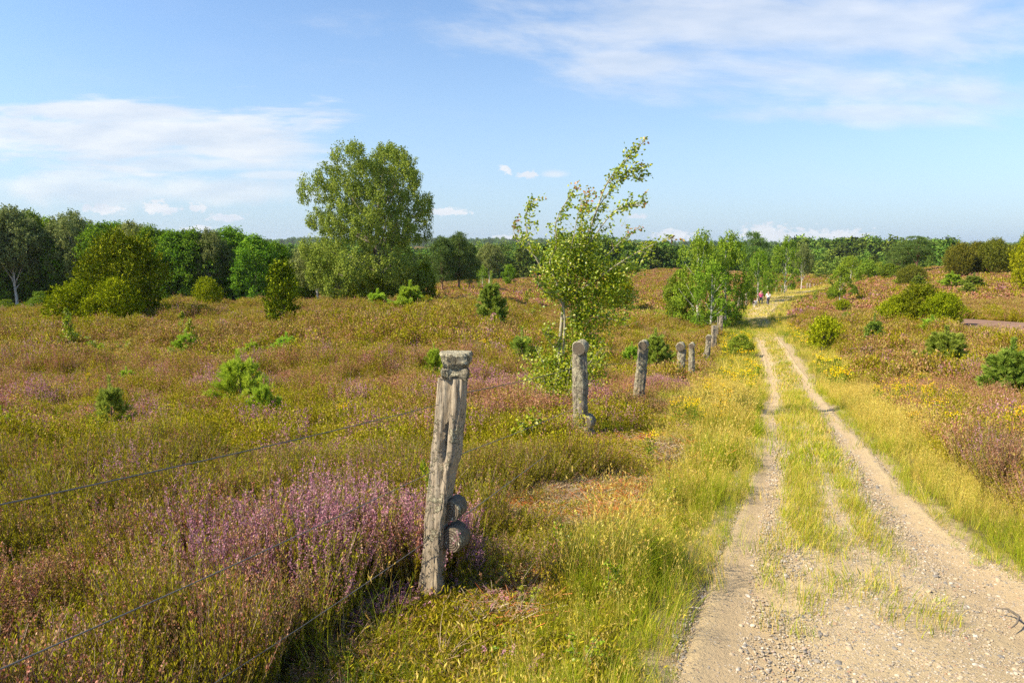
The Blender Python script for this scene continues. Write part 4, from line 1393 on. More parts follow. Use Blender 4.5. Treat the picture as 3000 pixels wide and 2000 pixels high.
# ---- the wood at the left: (px, base row, top row, width px, proto, label)
WOOD = [
    (-45, 915, 612, 190, LBIR[0], 'tall grey green birch cut by the picture edge at the wood'),
    (62, 915, 604, 150, LBIR[1], 'tall grey green birch with slender white trunk at the wood edge'),
    (128, 903, 634, 110, OAK[0], 'bright green broadleaf crown between the two tall birches of the wood'),
    (25, 903, 640, 130, OAK[2], 'dark broadleaf tree filling the wood edge beneath the tall birches'),
    (186, 903, 655, 110, OAK[1], 'dark green broadleaf tree in front of the wood beside the forked birch'),
    (238, 915, 614, 130, LBIR[0], 'tall forked birch with white stems behind the big junipers'),
    (318, 903, 662, 120, OAK[2], 'green broadleaf tree rising just over the big dark juniper'),
    (410, 903, 648, 105, LBIR[1], 'pale olive birch crown behind the top of the dark juniper'),
    (465, 903, 672, 110, OAK[0], 'dark broadleaf tree next to the dark juniper, at its open side'),
    (530, 903, 680, 120, OAK[1], 'rounded broadleaf tree in the wood edge, dense and deep green'),
    (625, 915, 668, 100, LBIR[0], 'thin white stemmed birch standing out before the dark wood'),
    (590, 901, 682, 110, OAK[0], 'dark green broadleaf tree behind the small cone juniper'),
    (690, 898, 672, 130, OAK[2], 'high rounded broadleaf tree near the low end of the wood'),
    (760, 896, 690, 110, OAK[1], 'light topped broadleaf tree behind the column juniper'),
    (820, 893, 716, 90, OAK[0], 'last low broadleaf tree where the wood ends beside the big birch'),
]
for (px, by, ty, w, pr, lb) in WOOD:
    p, h, k = at(px, by, ty, 84 + rs.rand() * 5)
    pr.put(p, h, w * k * 1.25, lb, 'tree', 'trees of the wood edge')
for i, px in enumerate((-80, -10, 60, 110, 165, 210, 275, 350, 385, 440, 500, 560, 640, 720, 790)):
    p = GD(px, 99 + 6 * rs.rand()); ty = np.interp(px, [-80, 140, 300, 560, 800], [620, 640, 662, 684, 708]) + rs.randn() * 5
    k = p[1] / 2000
    OAK[i % 3].put(p, Hpx(p, ty), 150 * k, 'dark green broadleaf tree packed in the second row of the wood', 'tree', 'trees inside the wood')

# ---- junipers and shrubs of the left heath
def put(px, by, ty, w, pr, lb, cat, group=None, name=None, d=None, wk=1.0, lean=0.0):
    p, h, k = at(px, by, ty, d)
    if cat in ('young pine', 'seedling') and h < 1.6 and p[1] > 8:
        h *= 1.25; wk *= 1.3
    if cat == 'seedling' and h > 1.25:
        pr = SD[3]
    return pr.put(p, h, w * k * wk, lb, cat, group, name, lean=lean)


put(368, 945, 692, 235, JB[1], 'big rounded dark green juniper, tallest of the heath', 'juniper')
put(250, 956, 826, 190, JB[2], 'low spreading yellow green juniper in front of the big dark one', 'juniper')
put(345, 955, 818, 150, JB[0], 'bright yellow green juniper bush tucked against the big dark one', 'juniper')
put(831, 955, 766, 108, JC[0], 'upright column juniper standing alone, sunlit on one side', 'juniper')
put(611, 905, 815, 78, JB[0], 'small cone shaped juniper before the wood edge', 'juniper')
put(1243, 895, 775, 66, JB[1], 'dark juniper under the outer branches of the big birch', 'juniper')
put(1090, 896, 800, 110, JB[1], 'dark shaded juniper behind the trunks of the big birch', 'juniper', d=60)
put(20, 925, 880, 60, SHRUB[0], 'rounded green shrub at the very edge, below the tall birches', 'shrub', 'shrubs before the wood')
put(75, 922, 888, 44, JS[0], 'small dark green juniper between two shrubs before the wood', 'juniper')
put(122, 922, 858, 66, SHRUB[0], 'taller pale green shrub before the wood', 'shrub', 'shrubs before the wood')
put(165, 922, 890, 40, SHRUB[0], 'small pale green shrub touching the taller one', 'shrub', 'shrubs before the wood')
put(735, 893, 845, 110, OAK[1], 'low dark shrub behind the column juniper', 'shrub', name='low_shrub')
put(690, 893, 848, 60, SHRUB[0], 'round grey green shrub at the foot of the wood', 'shrub')
put(935, 893, 715, 150, LBIR[1], 'grey green shrubby birch pressed against the side of the big birch', 'tree', d=66)
put(893, 890, 790, 90, OAK[2], 'dark bush between column juniper and big birch', 'shrub', name='dark_bush', d=68)
put(1295, 858, 690, 90, PINE[0], 'bushy dark pine right beside the big birch', 'pine', 'pine clump behind the big birch')
put(1345, 853, 678, 110, PINE[1], 'tallest dark pine of the clump behind the birch', 'pine', 'pine clump behind the big birch')
put(1375, 850, 735, 70, PINE[0], 'lower outer pine of the clump behind the birch', 'pine', 'pine clump behind the big birch')
put(1435, 838, 712, 84, LBIR[1], 'pale olive birch standing before the dark far wood', 'tree', d=112)
put(1415, 842, 775, 40, FRESH[0], 'small pale birch beside the pale olive one', 'tree', d=108)
put(1492, 835, 775, 44, OAK[1], 'small dark broadleaf bush before the far wood', 'tree', d=125)
put(1800, 890, 800, 100, JB[0], 'dark green bush behind the windblown sapling', 'shrub', name='round_bush', d=70)
put(1840, 815, 770, 60, SHRUB[0], 'low light green bush on the rim of the mound', 'shrub', d=150)

# ---- trees along the track
put(2040, 925, 672, 150, FRESH[0], 'tall fresh green birch over the fence, outer one of the pair', 'tree', 'birches beside the track', d=55)
put(2120, 922, 676, 140, FRESH[1], 'tall fresh green birch over the fence, next to the track', 'tree', 'birches beside the track', d=57)
put(2080, 925, 760, 150, FRESH[0], 'dense lower birch filling the foot of the tall pair', 'tree', 'birches beside the track', d=53)
put(1985, 900, 800, 90, SHRUB[0], 'rounded bright green bush below the tall birches', 'shrub', d=58)
put(2198, 868, 671, 92, TALLPINE[0], 'dark pine whose flat crown rises behind the tall birches', 'pine', d=88)
put(2213, 882, 728, 78, FRESH[1], 'light yellow green birch between pine and walkers', 'tree', 'birches beside the track', d=84)
put(2290, 866, 690, 92, FRESH[0], 'dense conical birch behind the walkers', 'tree', 'birches beside the track', d=104)
put(2240, 876, 780, 60, FRESH[1], 'low green birch right behind the walkers', 'tree', 'birches beside the track', d=98)
put(2338, 852, 712, 56, LBIR[0], 'thin grey green birch with white trunk by the bend', 'tree', 'birches beside the track', d=118)
put(2185, 880, 815, 40, SHRUB[0], 'small green shrub among the posts near the walkers', 'shrub', d=80)

# ---- right side
put(2459, 887, 775, 62, YBIR[0], 'young birch with bare white trunk alone on the right heath', 'tree')
put(2467, 916, 878, 44, JS[0], 'small dark juniper below the lone young birch', 'juniper')
put(2411, 1033, 928, 88, JS[0], 'dark green juniper shrub standing beside the yellow flowers', 'juniper', 'juniper shrubs right of the track')
put(2630, 960, 868, 110, JB[0], 'yellow green juniper bush, outer one of the wide thicket', 'juniper', 'juniper thicket')
put(2690, 958, 836, 130, JB[1], 'highest dark juniper bush of the wide thicket', 'juniper', 'juniper thicket')
put(2760, 960, 862, 120, JB[2], 'drooping juniper bush at the bare soil end of the thicket', 'juniper', 'juniper thicket')
put(2667, 800, 687, 100, TALLPINE[0], 'tall layered pine above the right heath', 'pine', d=120)
put(2620, 803, 708, 76, PINE[1], 'lower pine leaning against the tall layered pine', 'pine', d=122)
put(2655, 825, 778, 90, JBR[0], 'low orange green juniper below the tall layered pine', 'juniper', d=96)
put(2790, 808, 715, 90, JBR[0], 'brown green juniper tree, first of the brown row', 'juniper', 'brown juniper row', d=98)
put(2835, 806, 712, 84, JBR[0], 'brown green juniper tree, middle of the brown row', 'juniper', 'brown juniper row', d=100)
put(2890, 806, 703, 110, JBR[0], 'broadest brown green juniper tree of the brown row', 'juniper', 'brown juniper row', d=98)
put(2945, 808, 720, 70, JBR[0], 'brown green juniper tree behind the bright edge juniper', 'juniper', 'brown juniper row', d=102)
put(3000, 862, 694, 110, JB[0], 'tall bright green juniper cut by the picture edge', 'juniper', d=70)
put(2990, 790, 668, 60, OAK[0], 'dark broadleaf treetop above the bright edge juniper', 'tree', d=110)
put(2480, 812, 748, 70, FRESH[1], 'pale green birch bush at the edge of the far heath', 'tree', d=128)
put(2530, 812, 765, 70, SHRUB[0], 'light green bush beside the pale birch bush', 'shrub', d=124)
put(2590, 812, 775, 66, SHRUB[0], 'light green bush before the pines of the right heath', 'shrub', d=115)
put(2560, 806, 770, 44, SHRUB[0], 'small light green bush between two others', 'shrub', d=130)
put(2430, 870, 838, 30, SHRUB[0], 'tiny light green bush touching the lone young birch', 'shrub', d=82)
put(2492, 868, 838, 28, SHRUB[0], 'tiny light green bush behind the lone young birch', 'shrub', d=82)
put(2172, 1022, 984, 74, SHRUB[0], 'leafy green bush among yellow flowers beside the track', 'shrub', d=36)

# ---- far woods: reads as one mass
far_src = []
for k_ in range(5):
    lob = auto_lobes(1.0, 0.40, 0.05, 12, 0.42, 'dome' if k_ % 2 else 'cone', 0.0)
    C, O = lobes_to_clusters(lob, 420, 0.6, np.array([0, 0, 0.4]))
    gq = Geo(); foliage(gq, C, O, 8, 0.05, 0.055, 0.045, 'round'); far_src.append(gq.mesh('far_tree', [M['distant']]))
fx_, fy_, fh_ = [], [], []


def wood_area(px0, px1, d0, d1, spacing, h):
    A_ = (px1 - px0) / 2000.0 * (d1 ** 2 - d0 ** 2) / 2
    k = int(A_ / spacing ** 2)
    d = np.sqrt(d0 ** 2 + rs.rand(k) * (d1 ** 2 - d0 ** 2)); px = px0 + rs.rand(k) * (px1 - px0)
    fx_.append((px - 1500) / 2000 * d); fy_.append(d); fh_.append(h * (0.75 + 0.4 * rs.rand(k)))


wood_area(840, 1700, 205, 330, 4.4, 9.8)
wood_area(1700, 2080, 215, 330, 4.4, 9.3)
wood_area(2080, 2420, 225, 330, 4.6, 9.8)
wood_area(-300, 3400, 330, 640, 7.0, 11.0)
wood_area(2300, 3200, 330, 560, 6.0, 13.0)
wood_area(2400, 2800, 150, 210, 6.5, 6.5)
wood_area(700, 1000, 130, 200, 6.0, 8.5)
wood_area(-400, 3600, 640, 1100, 12.0, 13.0)
wood_area(500, 2300, 1500, 2500, 19.0, 15.0)
wood_area(2300, 3300, 1500, 2300, 24.0, 18.0)
fx_ = np.concatenate(fx_); fy_ = np.concatenate(fy_); fh_ = np.concatenate(fh_)
fh_ = fh_ * (0.72 + 0.62 * ss(fbm(fx_ / 28.0, fy_ / 60.0, 401, 3), 0.3, 0.7))
P = np.stack([fx_, fy_, gz(fx_, fy_) - 0.3], 1)
print('far trees', len(P))
tag(scatter_object('far_woods', far_src, P, rs.randint(5, size=len(P)), fh_ * (0.9 + 0.4 * rs.rand(len(P))), 0.03, fh_), 'distant mixed woods closing the horizon behind the heath', 'woods', kind='stuff')


# ------------------------------------------------------------------ small pines and seedlings
def young_pine(name, H, nwh, mat, width=0.45, needle=0.06, nd=0.5, wn=0.006, dens=1.0):
    gt = Geo(); gc = Geo()
    t = np.linspace(0, 1, 6)[:, None]
    top = np.array([rs.randn() * 0.03 * H, rs.randn() * 0.03 * H, H])
    pts = top * t; pts[0, 2] = -0.05
    V, F = tube(pts, np.linspace(0.016 * H, 0.005 * H, 6), 5); gt.add(V, F)

    def needles(a, b, n_):
        tt = rs.rand(n_, 1)
        P = a + (b - a) * tt
        ax = unit(b - a)
        A = unit(rs.randn(n_, 3)); A = unit(A - (A @ ax)[:, None] * ax) + ax * (0.6 + 0.8 * tt)
        V, F = cards(P, A, needle * (0.7 + 0.5 * rs.rand(n_)), wn, rs.randn(n_, 3)); gc.add(V, F, 0, 0.3 * rs.rand() + 0.7 * rs.rand(n_))
    n_lead = int(90 * dens)
    needles(top * 0.72, top * 1.02, n_lead)
    for w in range(nwh):
        f = 0.10 + 0.66 * (w + 0.3 * rs.rand()) / nwh
        base = top * f
        nb = rs.randint(4, 7)
        for b_ in range(nb):
            a = b_ * 6.283 / nb + rs.rand() * 0.7 + w
            L = H * width * (1.08 - f) * (0.75 + 0.4 * rs.rand())
            upk = 0.35 + 0.75 * f
            d = unit(np.array([math.cos(a), math.sin(a), upk]))
            e = base + d * L; e[2] += 0.12 * L
            V, F = tube(np.array([base, base + d * L * 0.55, e]), [0.006 * H, 0.004 * H, 0.002 * H], 4); gt.add(V, F)
            needles(base + d * L * 0.25, e, int(110 * dens * L / (H * width)) + 12)
            for s_ in range(3):
                q = base + d * L * (0.35 + 0.2 * s_)
                d2 = unit(d + rs.randn(3) * 0.5)
                e2 = q + d2 * L * 0.42
                V, F = tube(np.array([q, (q + e2) / 2, e2]), 0.002 * H, 3); gt.add(V, F)
                needles(q, e2, int(48 * dens))
    return Proto(tree_thing(name, gt, gc, [M['bark']], [mat], 'needles', 'stem'), H, H * width)


YP = [young_pine('young_pine', 1.0, 5, M['youngpine'], 0.50, 0.08, wn=0.008, dens=2.4), young_pine('young_pine', 1.0, 6, M['brightpine'], 0.62, 0.095, wn=0.008, dens=3.0)]
YPB = [young_pine('young_pine', 2.2, 8, M['youngpine'], 0.38, 0.12, wn=0.015, dens=4.0), young_pine('young_pine', 1.6, 6, M['youngpine'], 0.50, 0.12, wn=0.015, dens=4.0),
       young_pine('young_pine', 1.4, 6, M['brightpine'], 0.54, 0.12, wn=0.015, dens=4.0)]


def seedling(name, H, nst, mat, leaf=0.04, nlf=60, bush=0.25, nb=7):
    gt = Geo(); gc = Geo()
    for s_ in range(nst):
        t = np.linspace(0, 1, 6)[:, None]
        top = np.array([rs.randn() * bush, rs.randn() * bush, 1.0]) * H * (0.65 + 0.4 * rs.rand())
        pts = top * t + np.array([0.05 * H * rs.randn(), 0, 0]) * np.sin(t * 3.1)
        pts[0, 2] = -0.03
        V, F = tube(pts, np.linspace(0.007, 0.002, 6) * (0.6 + H * 0.5), 4); gt.add(V, F)
        for b_ in range(nb):
            f = 0.2 + 0.75 * rs.rand(); o = np.array([np.interp(f, t[:, 0], pts[:, c]) for c in range(3)])
            e = o + unit(np.append(rs.randn(2), 0.8)) * H * 0.28 * (1.1 - f)
            V, F = tube(np.array([o, (o + e) / 2, e]), 0.0018, 3); gt.add(V, F)
            k = max(3, nlf // nb)
            P = o + (e - o) * (0.2 + 0.9 * rs.rand(k, 1)) + rs.randn(k, 3) * leaf * 0.4
            V, F = round_leaves(P, rs.randn(k, 3) + [0, 0, -0.2], leaf * (0.6 + 0.6 * rs.rand(k)), leaf * 0.8, rs.randn(k, 3) + [-0.3, -0.5, 0.7]); gc.add(V, F)
        k = 10
        P = pts[-1] - (pts[-1] - pts[-3]) * rs.rand(k, 1) + rs.randn(k, 3) * leaf * 0.3
        V, F = round_leaves(P, rs.randn(k, 3), leaf * 0.8, leaf * 0.65, rs.randn(k, 3) + [-0.3, -0.5, 0.7]); gc.add(V, F)
    return Proto(tree_thing(name, gt, gc, [M['saplingbark']], [mat], 'leaves', 'stem'), H, H * 0.35)


SD = [seedling('birch_seedling', 0.9, 2, M['aspen'], 0.045, 110), seedling('birch_seedling', 0.8, 5, M['aspen'], 0.05, 100, 0.35), seedling('birch_seedling', 0.5, 3, M['aspen'], 0.042, 44, 0.3), seedling('birch_seedling', 2.0, 3, M['aspen'], 0.085, 420, 0.10, 18)]
gp_ = 'young pines on the left heath'
put(332, 1285, 1143, 100, YP[0], 'dark green pine seedling between heather, left part of the heath', 'young pine', gp_)
put(18, 1345, 1228, 90, YP[1], 'light green pine seedling cut by the picture edge', 'young pine', gp_)
put(712, 1205, 1068, 150, YP[1], 'widest bright green young pine, fluffy, in open heather', 'young pine', gp_)
put(775, 1262, 1142, 95, YP[1], 'slim pine seedling just before the widest bright one', 'young pine', gp_)
put(742, 1058, 1008, 60, YP[1], 'small bright pine tuft beyond the widest bright one', 'young pine', gp_)
put(842, 1052, 992, 80, YP[1], 'bright pine tuft near the grassy hollow', 'young pine', gp_)
put(800, 1046, 1016, 60, YP[1], 'low bright pine tuft joining the one near the grassy hollow', 'young pine', gp_)
put(552, 1052, 985, 80, YP[1], 'bright pine bush under a leafy birch seedling', 'young pine', gp_)
put(375, 1140, 1090, 60, YP[1], 'tiny bright pine seedling deep in heather', 'young pine', gp_)
put(1275, 1108, 1030, 60, YP[1], 'bright pine seedling behind the first tall post', 'young pine', gp_)
put(1530, 1092, 990, 90, YP[0], 'green young pine beside the sapling stem', 'young pine', gp_)
put(1440, 968, 800, 112, YPB[0], 'tall dark green young pine casting a shadow on the heath', 'young pine')
put(1110, 920, 864, 80, YPB[2], 'bushy green pine before the trunks of the big birch', 'young pine')
put(1205, 922, 846, 92, YPB[2], 'taller bushy green pine before the dark juniper', 'young pine')
put(1920, 1082, 990, 84, YPB[1], 'light green young pine behind the third post', 'young pine')
put(1850, 1078, 1020, 56, YP[1], 'low bright pine beside the third post', 'young pine')
gr_ = 'young pines on the right heath'
put(2556, 1028, 922, 84, YPB[0], 'blue green conical young pine before the juniper thicket', 'young pine', gr_)
put(2767, 1092, 985, 130, YPB[1], 'wide open branched young pine in the right heather', 'young pine', gr_)
put(2955, 1192, 1038, 160, YPB[1], 'largest young pine, cut by the picture edge in the heather', 'young pine', gr_)
put(2722, 988, 938, 66, YPB[2], 'bright green young pine before the juniper thicket', 'young pine', gr_)
put(2688, 842, 800, 50, YPB[0], 'small bluish pine beyond the juniper thicket', 'young pine', gr_)
put(2640, 836, 800, 44, YPB[2], 'small green pine beyond the thicket near the orange juniper', 'young pine', gr_)
put(2790, 842, 806, 60, YPB[2], 'green young pine before the brown junipers', 'young pine', gr_)
put(2850, 846, 800, 76, YPB[0], 'broad green young pine before the brown junipers', 'young pine', gr_)
put(2835, 862, 832, 40, YPB[1], 'little green pine on open heath before the brown junipers', 'young pine', gr_)
put(2480, 945, 915, 30, YP[0], 'tiny pine below the lone young birch', 'young pine', gr_)
put(2850, 1062, 1030, 44, YP[0], 'tiny pine beside the wide open branched one', 'young pine', gr_)
gs = 'birch seedlings on the left heath'
put(205, 1028, 925, 60, SD[0], 'tall leafy birch seedling before the yellow green juniper', 'seedling', gs)
put(296, 1052, 998, 60, SD[1], 'round leafy birch seedling in heather', 'seedling', gs)
put(105, 1035, 1008, 36, SD[2], 'tiny yellow green birch seedling', 'seedling', gs)
put(566, 1032, 932, 56, SD[0], 'leafy birch seedling over a bright pine bush', 'seedling', gs)
put(362, 1028, 1000, 40, SD[2], 'sparse birch seedling beside the round leafy one', 'seedling', gs)
put(500, 930, 900, 26, SD[0], 'light green seedling before the wood', 'seedling', gs)
put(530, 932, 908, 30, SD[1], 'dark leafy seedling before the wood', 'seedling', gs)
put(740, 950, 935, 50, SD[1], 'low dark green seedling near the column juniper', 'seedling', gs)
put(995, 905, 880, 40, SD[1], 'bright seedling under the skirt of the big birch', 'seedling', gs)
put(1545, 947, 905, 40, SD[1], 'leafy seedling near the tall young pine', 'seedling', gs)
put(1540, 892, 842, 36, SD[0], 'yellow green seedling up the slope behind the young pine', 'seedling', gs)
put(1320, 905, 876, 50, SD[1], 'leafy seedling past the dark juniper at the birch', 'seedling', gs)
put(1395, 900, 868, 40, SD[1], 'yellow green seedling between juniper and tall young pine', 'seedling', gs)
put(1368, 945, 925, 26, SD[2], 'small seedling before the tall young pine', 'seedling', gs)
put(2384, 888, 846, 26, SD[0], 'seedling on the heath beside the walkers', 'seedling')
put(1255, 1420, 1245, 130, SD[0], 'pale leaved birch seedling close behind the first tall post', 'seedling', d=5.2)
gv = 'birch seedlings in the verge'
put(1545, 1330, 1210, 110, SD[1], 'bushy seedling below the sapling, before the heather', 'seedling', gv)
put(1780, 1790, 1560, 130, SD[0], 'reddish tipped birch seedling in the tall verge grass', 'seedling', gv)
put(1640, 1660, 1520, 80, SD[2], 'green birch seedling over the rusty litter', 'seedling', gv)
put(1545, 1790, 1710, 80, SD[2], 'low green seedling beside the dark litter', 'seedling', gv)
put(1700, 1980, 1850, 130, SD[2], 'round leaved seedling lowest in the verge', 'seedling', gv)
put(1790, 1260, 1180, 90, SD[2], 'small seedling at the foot of the second post', 'seedling', gv)
put(1940, 1500, 1420, 90, SD[2], 'small pale seedling in grass near the track', 'seedling', gv)
put(1490, 1950, 1880, 100, SD[2], 'yellow leaved sprout in the moss', 'seedling', gv)

# ------------------------------------------------------------------ the windblown sapling
ps_ = GD(1640, 13.2)
kS = 13.2 / 2000 / math.cos(PITCH)


def sp(px, py, dy=0.0):
    return np.array([(px - 1640) * kS, dy, Hpx(ps_, py)])


gt = Geo(); gc = Geo()
STEMS = [
    ([(1640, 1200), (1636, 1057), (1647, 914), (1655, 868), (1670, 810), (1698, 747), (1721, 678), (1744, 610), (1765, 541), (1802, 490), (1836, 452), (1870, 416)], 0.040, 0.0),
    ([(1648, 1200), (1646, 1090), (1656, 930), (1640, 850), (1600, 770), (1630, 724), (1618, 655), (1652, 592), (1673, 555)], 0.026, -0.25),
    ([(1652, 900), (1610, 830), (1589, 793), (1549, 719), (1538, 650), (1543, 612), (1561, 587)], 0.020, 0.3),
    ([(1575, 760), (1535, 722), (1509, 701), (1503, 655)], 0.008, 0.35),
    ([(1690, 760), (1744, 678), (1790, 612), (1836, 604), (1862, 608)], 0.014, -0.4),
    ([(1744, 610), (1790, 540), (1836, 506), (1880, 530)], 0.010, 0.25),
    ([(1765, 541), (1800, 520), (1840, 500), (1868, 490)], 0.008, -0.1),
    ([(1665, 840), (1744, 782), (1802, 724), (1859, 676)], 0.015, 0.5),
    ([(1665, 870), (1740, 820), (1802, 770), (1876, 724), (1945, 693)], 0.016, -0.5),
    ([(1655, 900), (1744, 856), (1825, 874), (1862, 868)], 0.014, 0.2),
    ([(1650, 930), (1721, 920), (1790, 931), (1830, 950)], 0.013, -0.3),
    ([(1650, 880), (1600, 860), (1570, 830), (1560, 800)], 0.012, -0.5),
    ([(1700, 745), (1700, 680), (1706, 620), (1715, 560)], 0.010, 0.5),
    ([(1640, 1030), (1600, 990), (1585, 960)], 0.008, -0.2),
    ([(1660, 820), (1660, 760), (1672, 700), (1680, 640), (1690, 590)], 0.012, -0.6),
]
for pts_, r0, dy in STEMS:
    n0 = len(pts_)
    P = np.array([sp(a, b_, dy * (i_ / (n0 - 1)) + (0 if i_ == 0 else 0)) for i_, (a, b_) in enumerate(pts_)])
    P[0, 2] = max(P[0, 2], 0.0) if r0 < 0.026 else -0.1
    u = np.linspace(0, n0 - 1, n0 * 4)
    Q = np.stack([np.interp(u, np.arange(n0), P[:, c]) for c in range(3)], 1)
    for _ in range(3):
        Q[1:-1] = (Q[:-2] + 2 * Q[1:-1] + Q[2:]) / 4
    V, F = tube(Q, np.linspace(r0, 0.004, len(Q)), 6); gt.add(V, F)
    # leafy side twigs, blown to the right
    m0 = 0.30 if r0 > 0.02 else 0.10
    nt = int((len(Q)) * 1.7)
    for k in range(nt):
        f = m0 + (1 - m0) * rs.rand()
        o = np.array([np.interp(f * (len(Q) - 1), np.arange(len(Q)), Q[:, c]) for c in range(3)])
        d = unit(np.array([0.55, 0, 0.45]) + rs.randn(3) * 0.55)
        L = 0.12 + 0.20 * rs.rand()
        e = o + d * L
        V, F = tube(np.array([o, (o + e) / 2 + [0, 0, 0.01], e]), [0.004, 0.003, 0.0015], 3); gt.add(V, F)
        kl = rs.randint(5, 10)
        Pl = o + (e - o) * rs.rand(kl, 1) * 1.1 + rs.randn(kl, 3) * 0.03
        rn = rs.rand(kl * 2) * 0.93
        if f > 0.93 and r0 < 0.06:
            rn = np.where(rs.rand(kl * 2) < 0.4, 0.97 + 0.03 * rs.rand(kl * 2), rn)
        V, F = round_leaves(Pl, unit(rs.randn(kl, 3) + [0.9, 0, 0.1]), 0.044 + 0.030 * rs.rand(kl), 0.045, rs.randn(kl, 3) * 0.9 + [-0.4, -0.6, 0.5]); gc.add(V, F, 0, rn)
for (a, b_, r, kk) in [(1620, 790, 55, 330), (1680, 770, 60, 420), (1740, 800, 70, 520), (1800, 810, 50, 330), (1655, 850, 55, 420), (1720, 875, 68, 560), (1785, 870, 55, 380),
                       (1700, 945, 52, 330), (1760, 930, 50, 260), (1835, 790, 38, 120), (1640, 720, 45, 160), (1715, 715, 45, 170), (1690, 1000, 38, 150), (1650, 1060, 40, 220), (1700, 1060, 40, 220), (1725, 1005, 42, 200), (1605, 1060, 34, 130), (1680, 1120, 42, 220), (1600, 850, 30, 80), (1830, 900, 35, 70)]:
    c = sp(a, b_, 0); kk = int(kk * (2.1 if a < 1760 else 1.2)); r = r * 0.92
    cc = c + unit(rs.randn(kk // 14, 3)) * (r * kS) * (0.2 + 0.8 * rs.rand(kk // 14, 1)) * [1, 1.0, 1]
    Pl = np.repeat(cc, 14, 0) + rs.randn(len(cc) * 14, 3) * 0.10
    kl = len(Pl)
    V, F = round_leaves(Pl, unit(rs.randn(kl, 3) + [0.6, 0, -0.1]), 0.036 + 0.026 * rs.rand(kl), 0.038, rs.randn(kl, 3) * 0.9 + [-0.4, -0.6, 0.5]); gc.add(V, F, 0, rs.rand(kl * 2) * 0.945)
sap = tree_thing('sapling', gt, gc, [M['saplingbark']], [M['aspen']])
sap.location = Vector(ps_)
tag(sap, 'slender sapling with yellowing leaves bent by wind behind the second post', 'tree')
# leafy suckers at its foot
gt = Geo(); gc = Geo()
for k in range(52):
    e = sp(1535 + 250 * rs.rand(), 1000 + 150 * rs.rand(), rs.randn() * 0.4); o = np.array([rs.randn() * 0.12, rs.randn() * 0.12, 0])
    Q = np.stack([o + (e - o) * t_ + np.array([0, 0, 0.1 * math.sin(t_ * 3)]) for t_ in np.linspace(0, 1, 5)])
    V, F = tube(Q, np.linspace(0.008, 0.003, 5), 4); gt.add(V, F)
    kl = 110
    Pl = o + (e - o) * (0.15 + 0.9 * rs.rand(kl, 1)) + rs.randn(kl, 3) * 0.11
    V, F = round_leaves(Pl, rs.randn(kl, 3), 0.04 + 0.025 * rs.rand(kl), 0.042, rs.randn(kl, 3) + [-0.4, -0.6, 0.5]); gc.add(V, F, 0, rs.rand(kl * 2) * 0.95)
sk = tree_thing('leafy_shrub', gt, gc, [M['saplingbark']], [M['aspen']], 'leaves', 'stem')
sk.location = Vector(ps_ + np.array([0.0, -0.25, 0]))
tag(sk, 'leafy green suckers round the foot of the windblown sapling', 'shrub')

# ------------------------------------------------------------------ fence posts
def loft(rows, ns=28, seed=0, rough=0.004, grooves=True, nrow=70):
    """rows: (z, cx, cy, half width x, half depth y, squareness)"""
    rows = np.asarray(rows, float)
    zz = np.linspace(rows[0, 0], rows[-1, 0], nrow)
    R_ = np.stack([np.interp(zz, rows[:, 0], rows[:, c]) for c in range(6)], 1)
    a = np.linspace(0, 2 * math.pi, ns, endpoint=False)
    V = []
    for (z, cx, cy, hx, hy, sq) in R_:
        e = 2.0 / (2.0 + 6 * sq)
        c = np.sign(np.cos(a)) * np.abs(np.cos(a)) ** e; s_ = np.sign(np.sin(a)) * np.abs(np.sin(a)) ** e
        gr = (vnoise(a * 5 + seed, np.full(ns, z * 1.3 + seed), seed) - 0.5) * rough * 2.0 if grooves else 0
        lo = (fbm(np.cos(a) * 2 + seed, np.full(ns, z * 9) + np.sin(a) * 2, seed + 3, 4) - 0.5) * rough * 3.4
        k = 1 + (gr + lo) / max(hx, hy)
        V.append(np.stack([cx + hx * c * k, cy + hy * s_ * k, np.full(ns, z)], 1))
    nz = len(V)
    V = np.concatenate(V)
    i = np.arange(nz - 1)[:, None] * ns; j = np.arange(ns)[None]
    F = np.stack([i + j, i + (j + 1) % ns, i + ns + (j + 1) % ns, i + ns + j], -1).reshape(-1, 4)
    g = Geo(); g.add(V, F)
    cen = np.array([[R_[0, 1], R_[0, 2], R_[0, 0]], [R_[-1, 1], R_[-1, 2], R_[-1, 0]]])
    b0 = [(nz * ns, (k + 1) % ns, k) for k in range(ns)]
    o = (nz - 1) * ns
    V2 = np.concatenate([V[:ns], V[o:], cen])
    F3 = [(2 * ns, (k + 1) % ns, k) for k in range(ns)] + [(2 * ns + 1, ns + k, ns + (k + 1) % ns) for k in range(ns)]
    g.add(V2, np.array(F3))
    return g


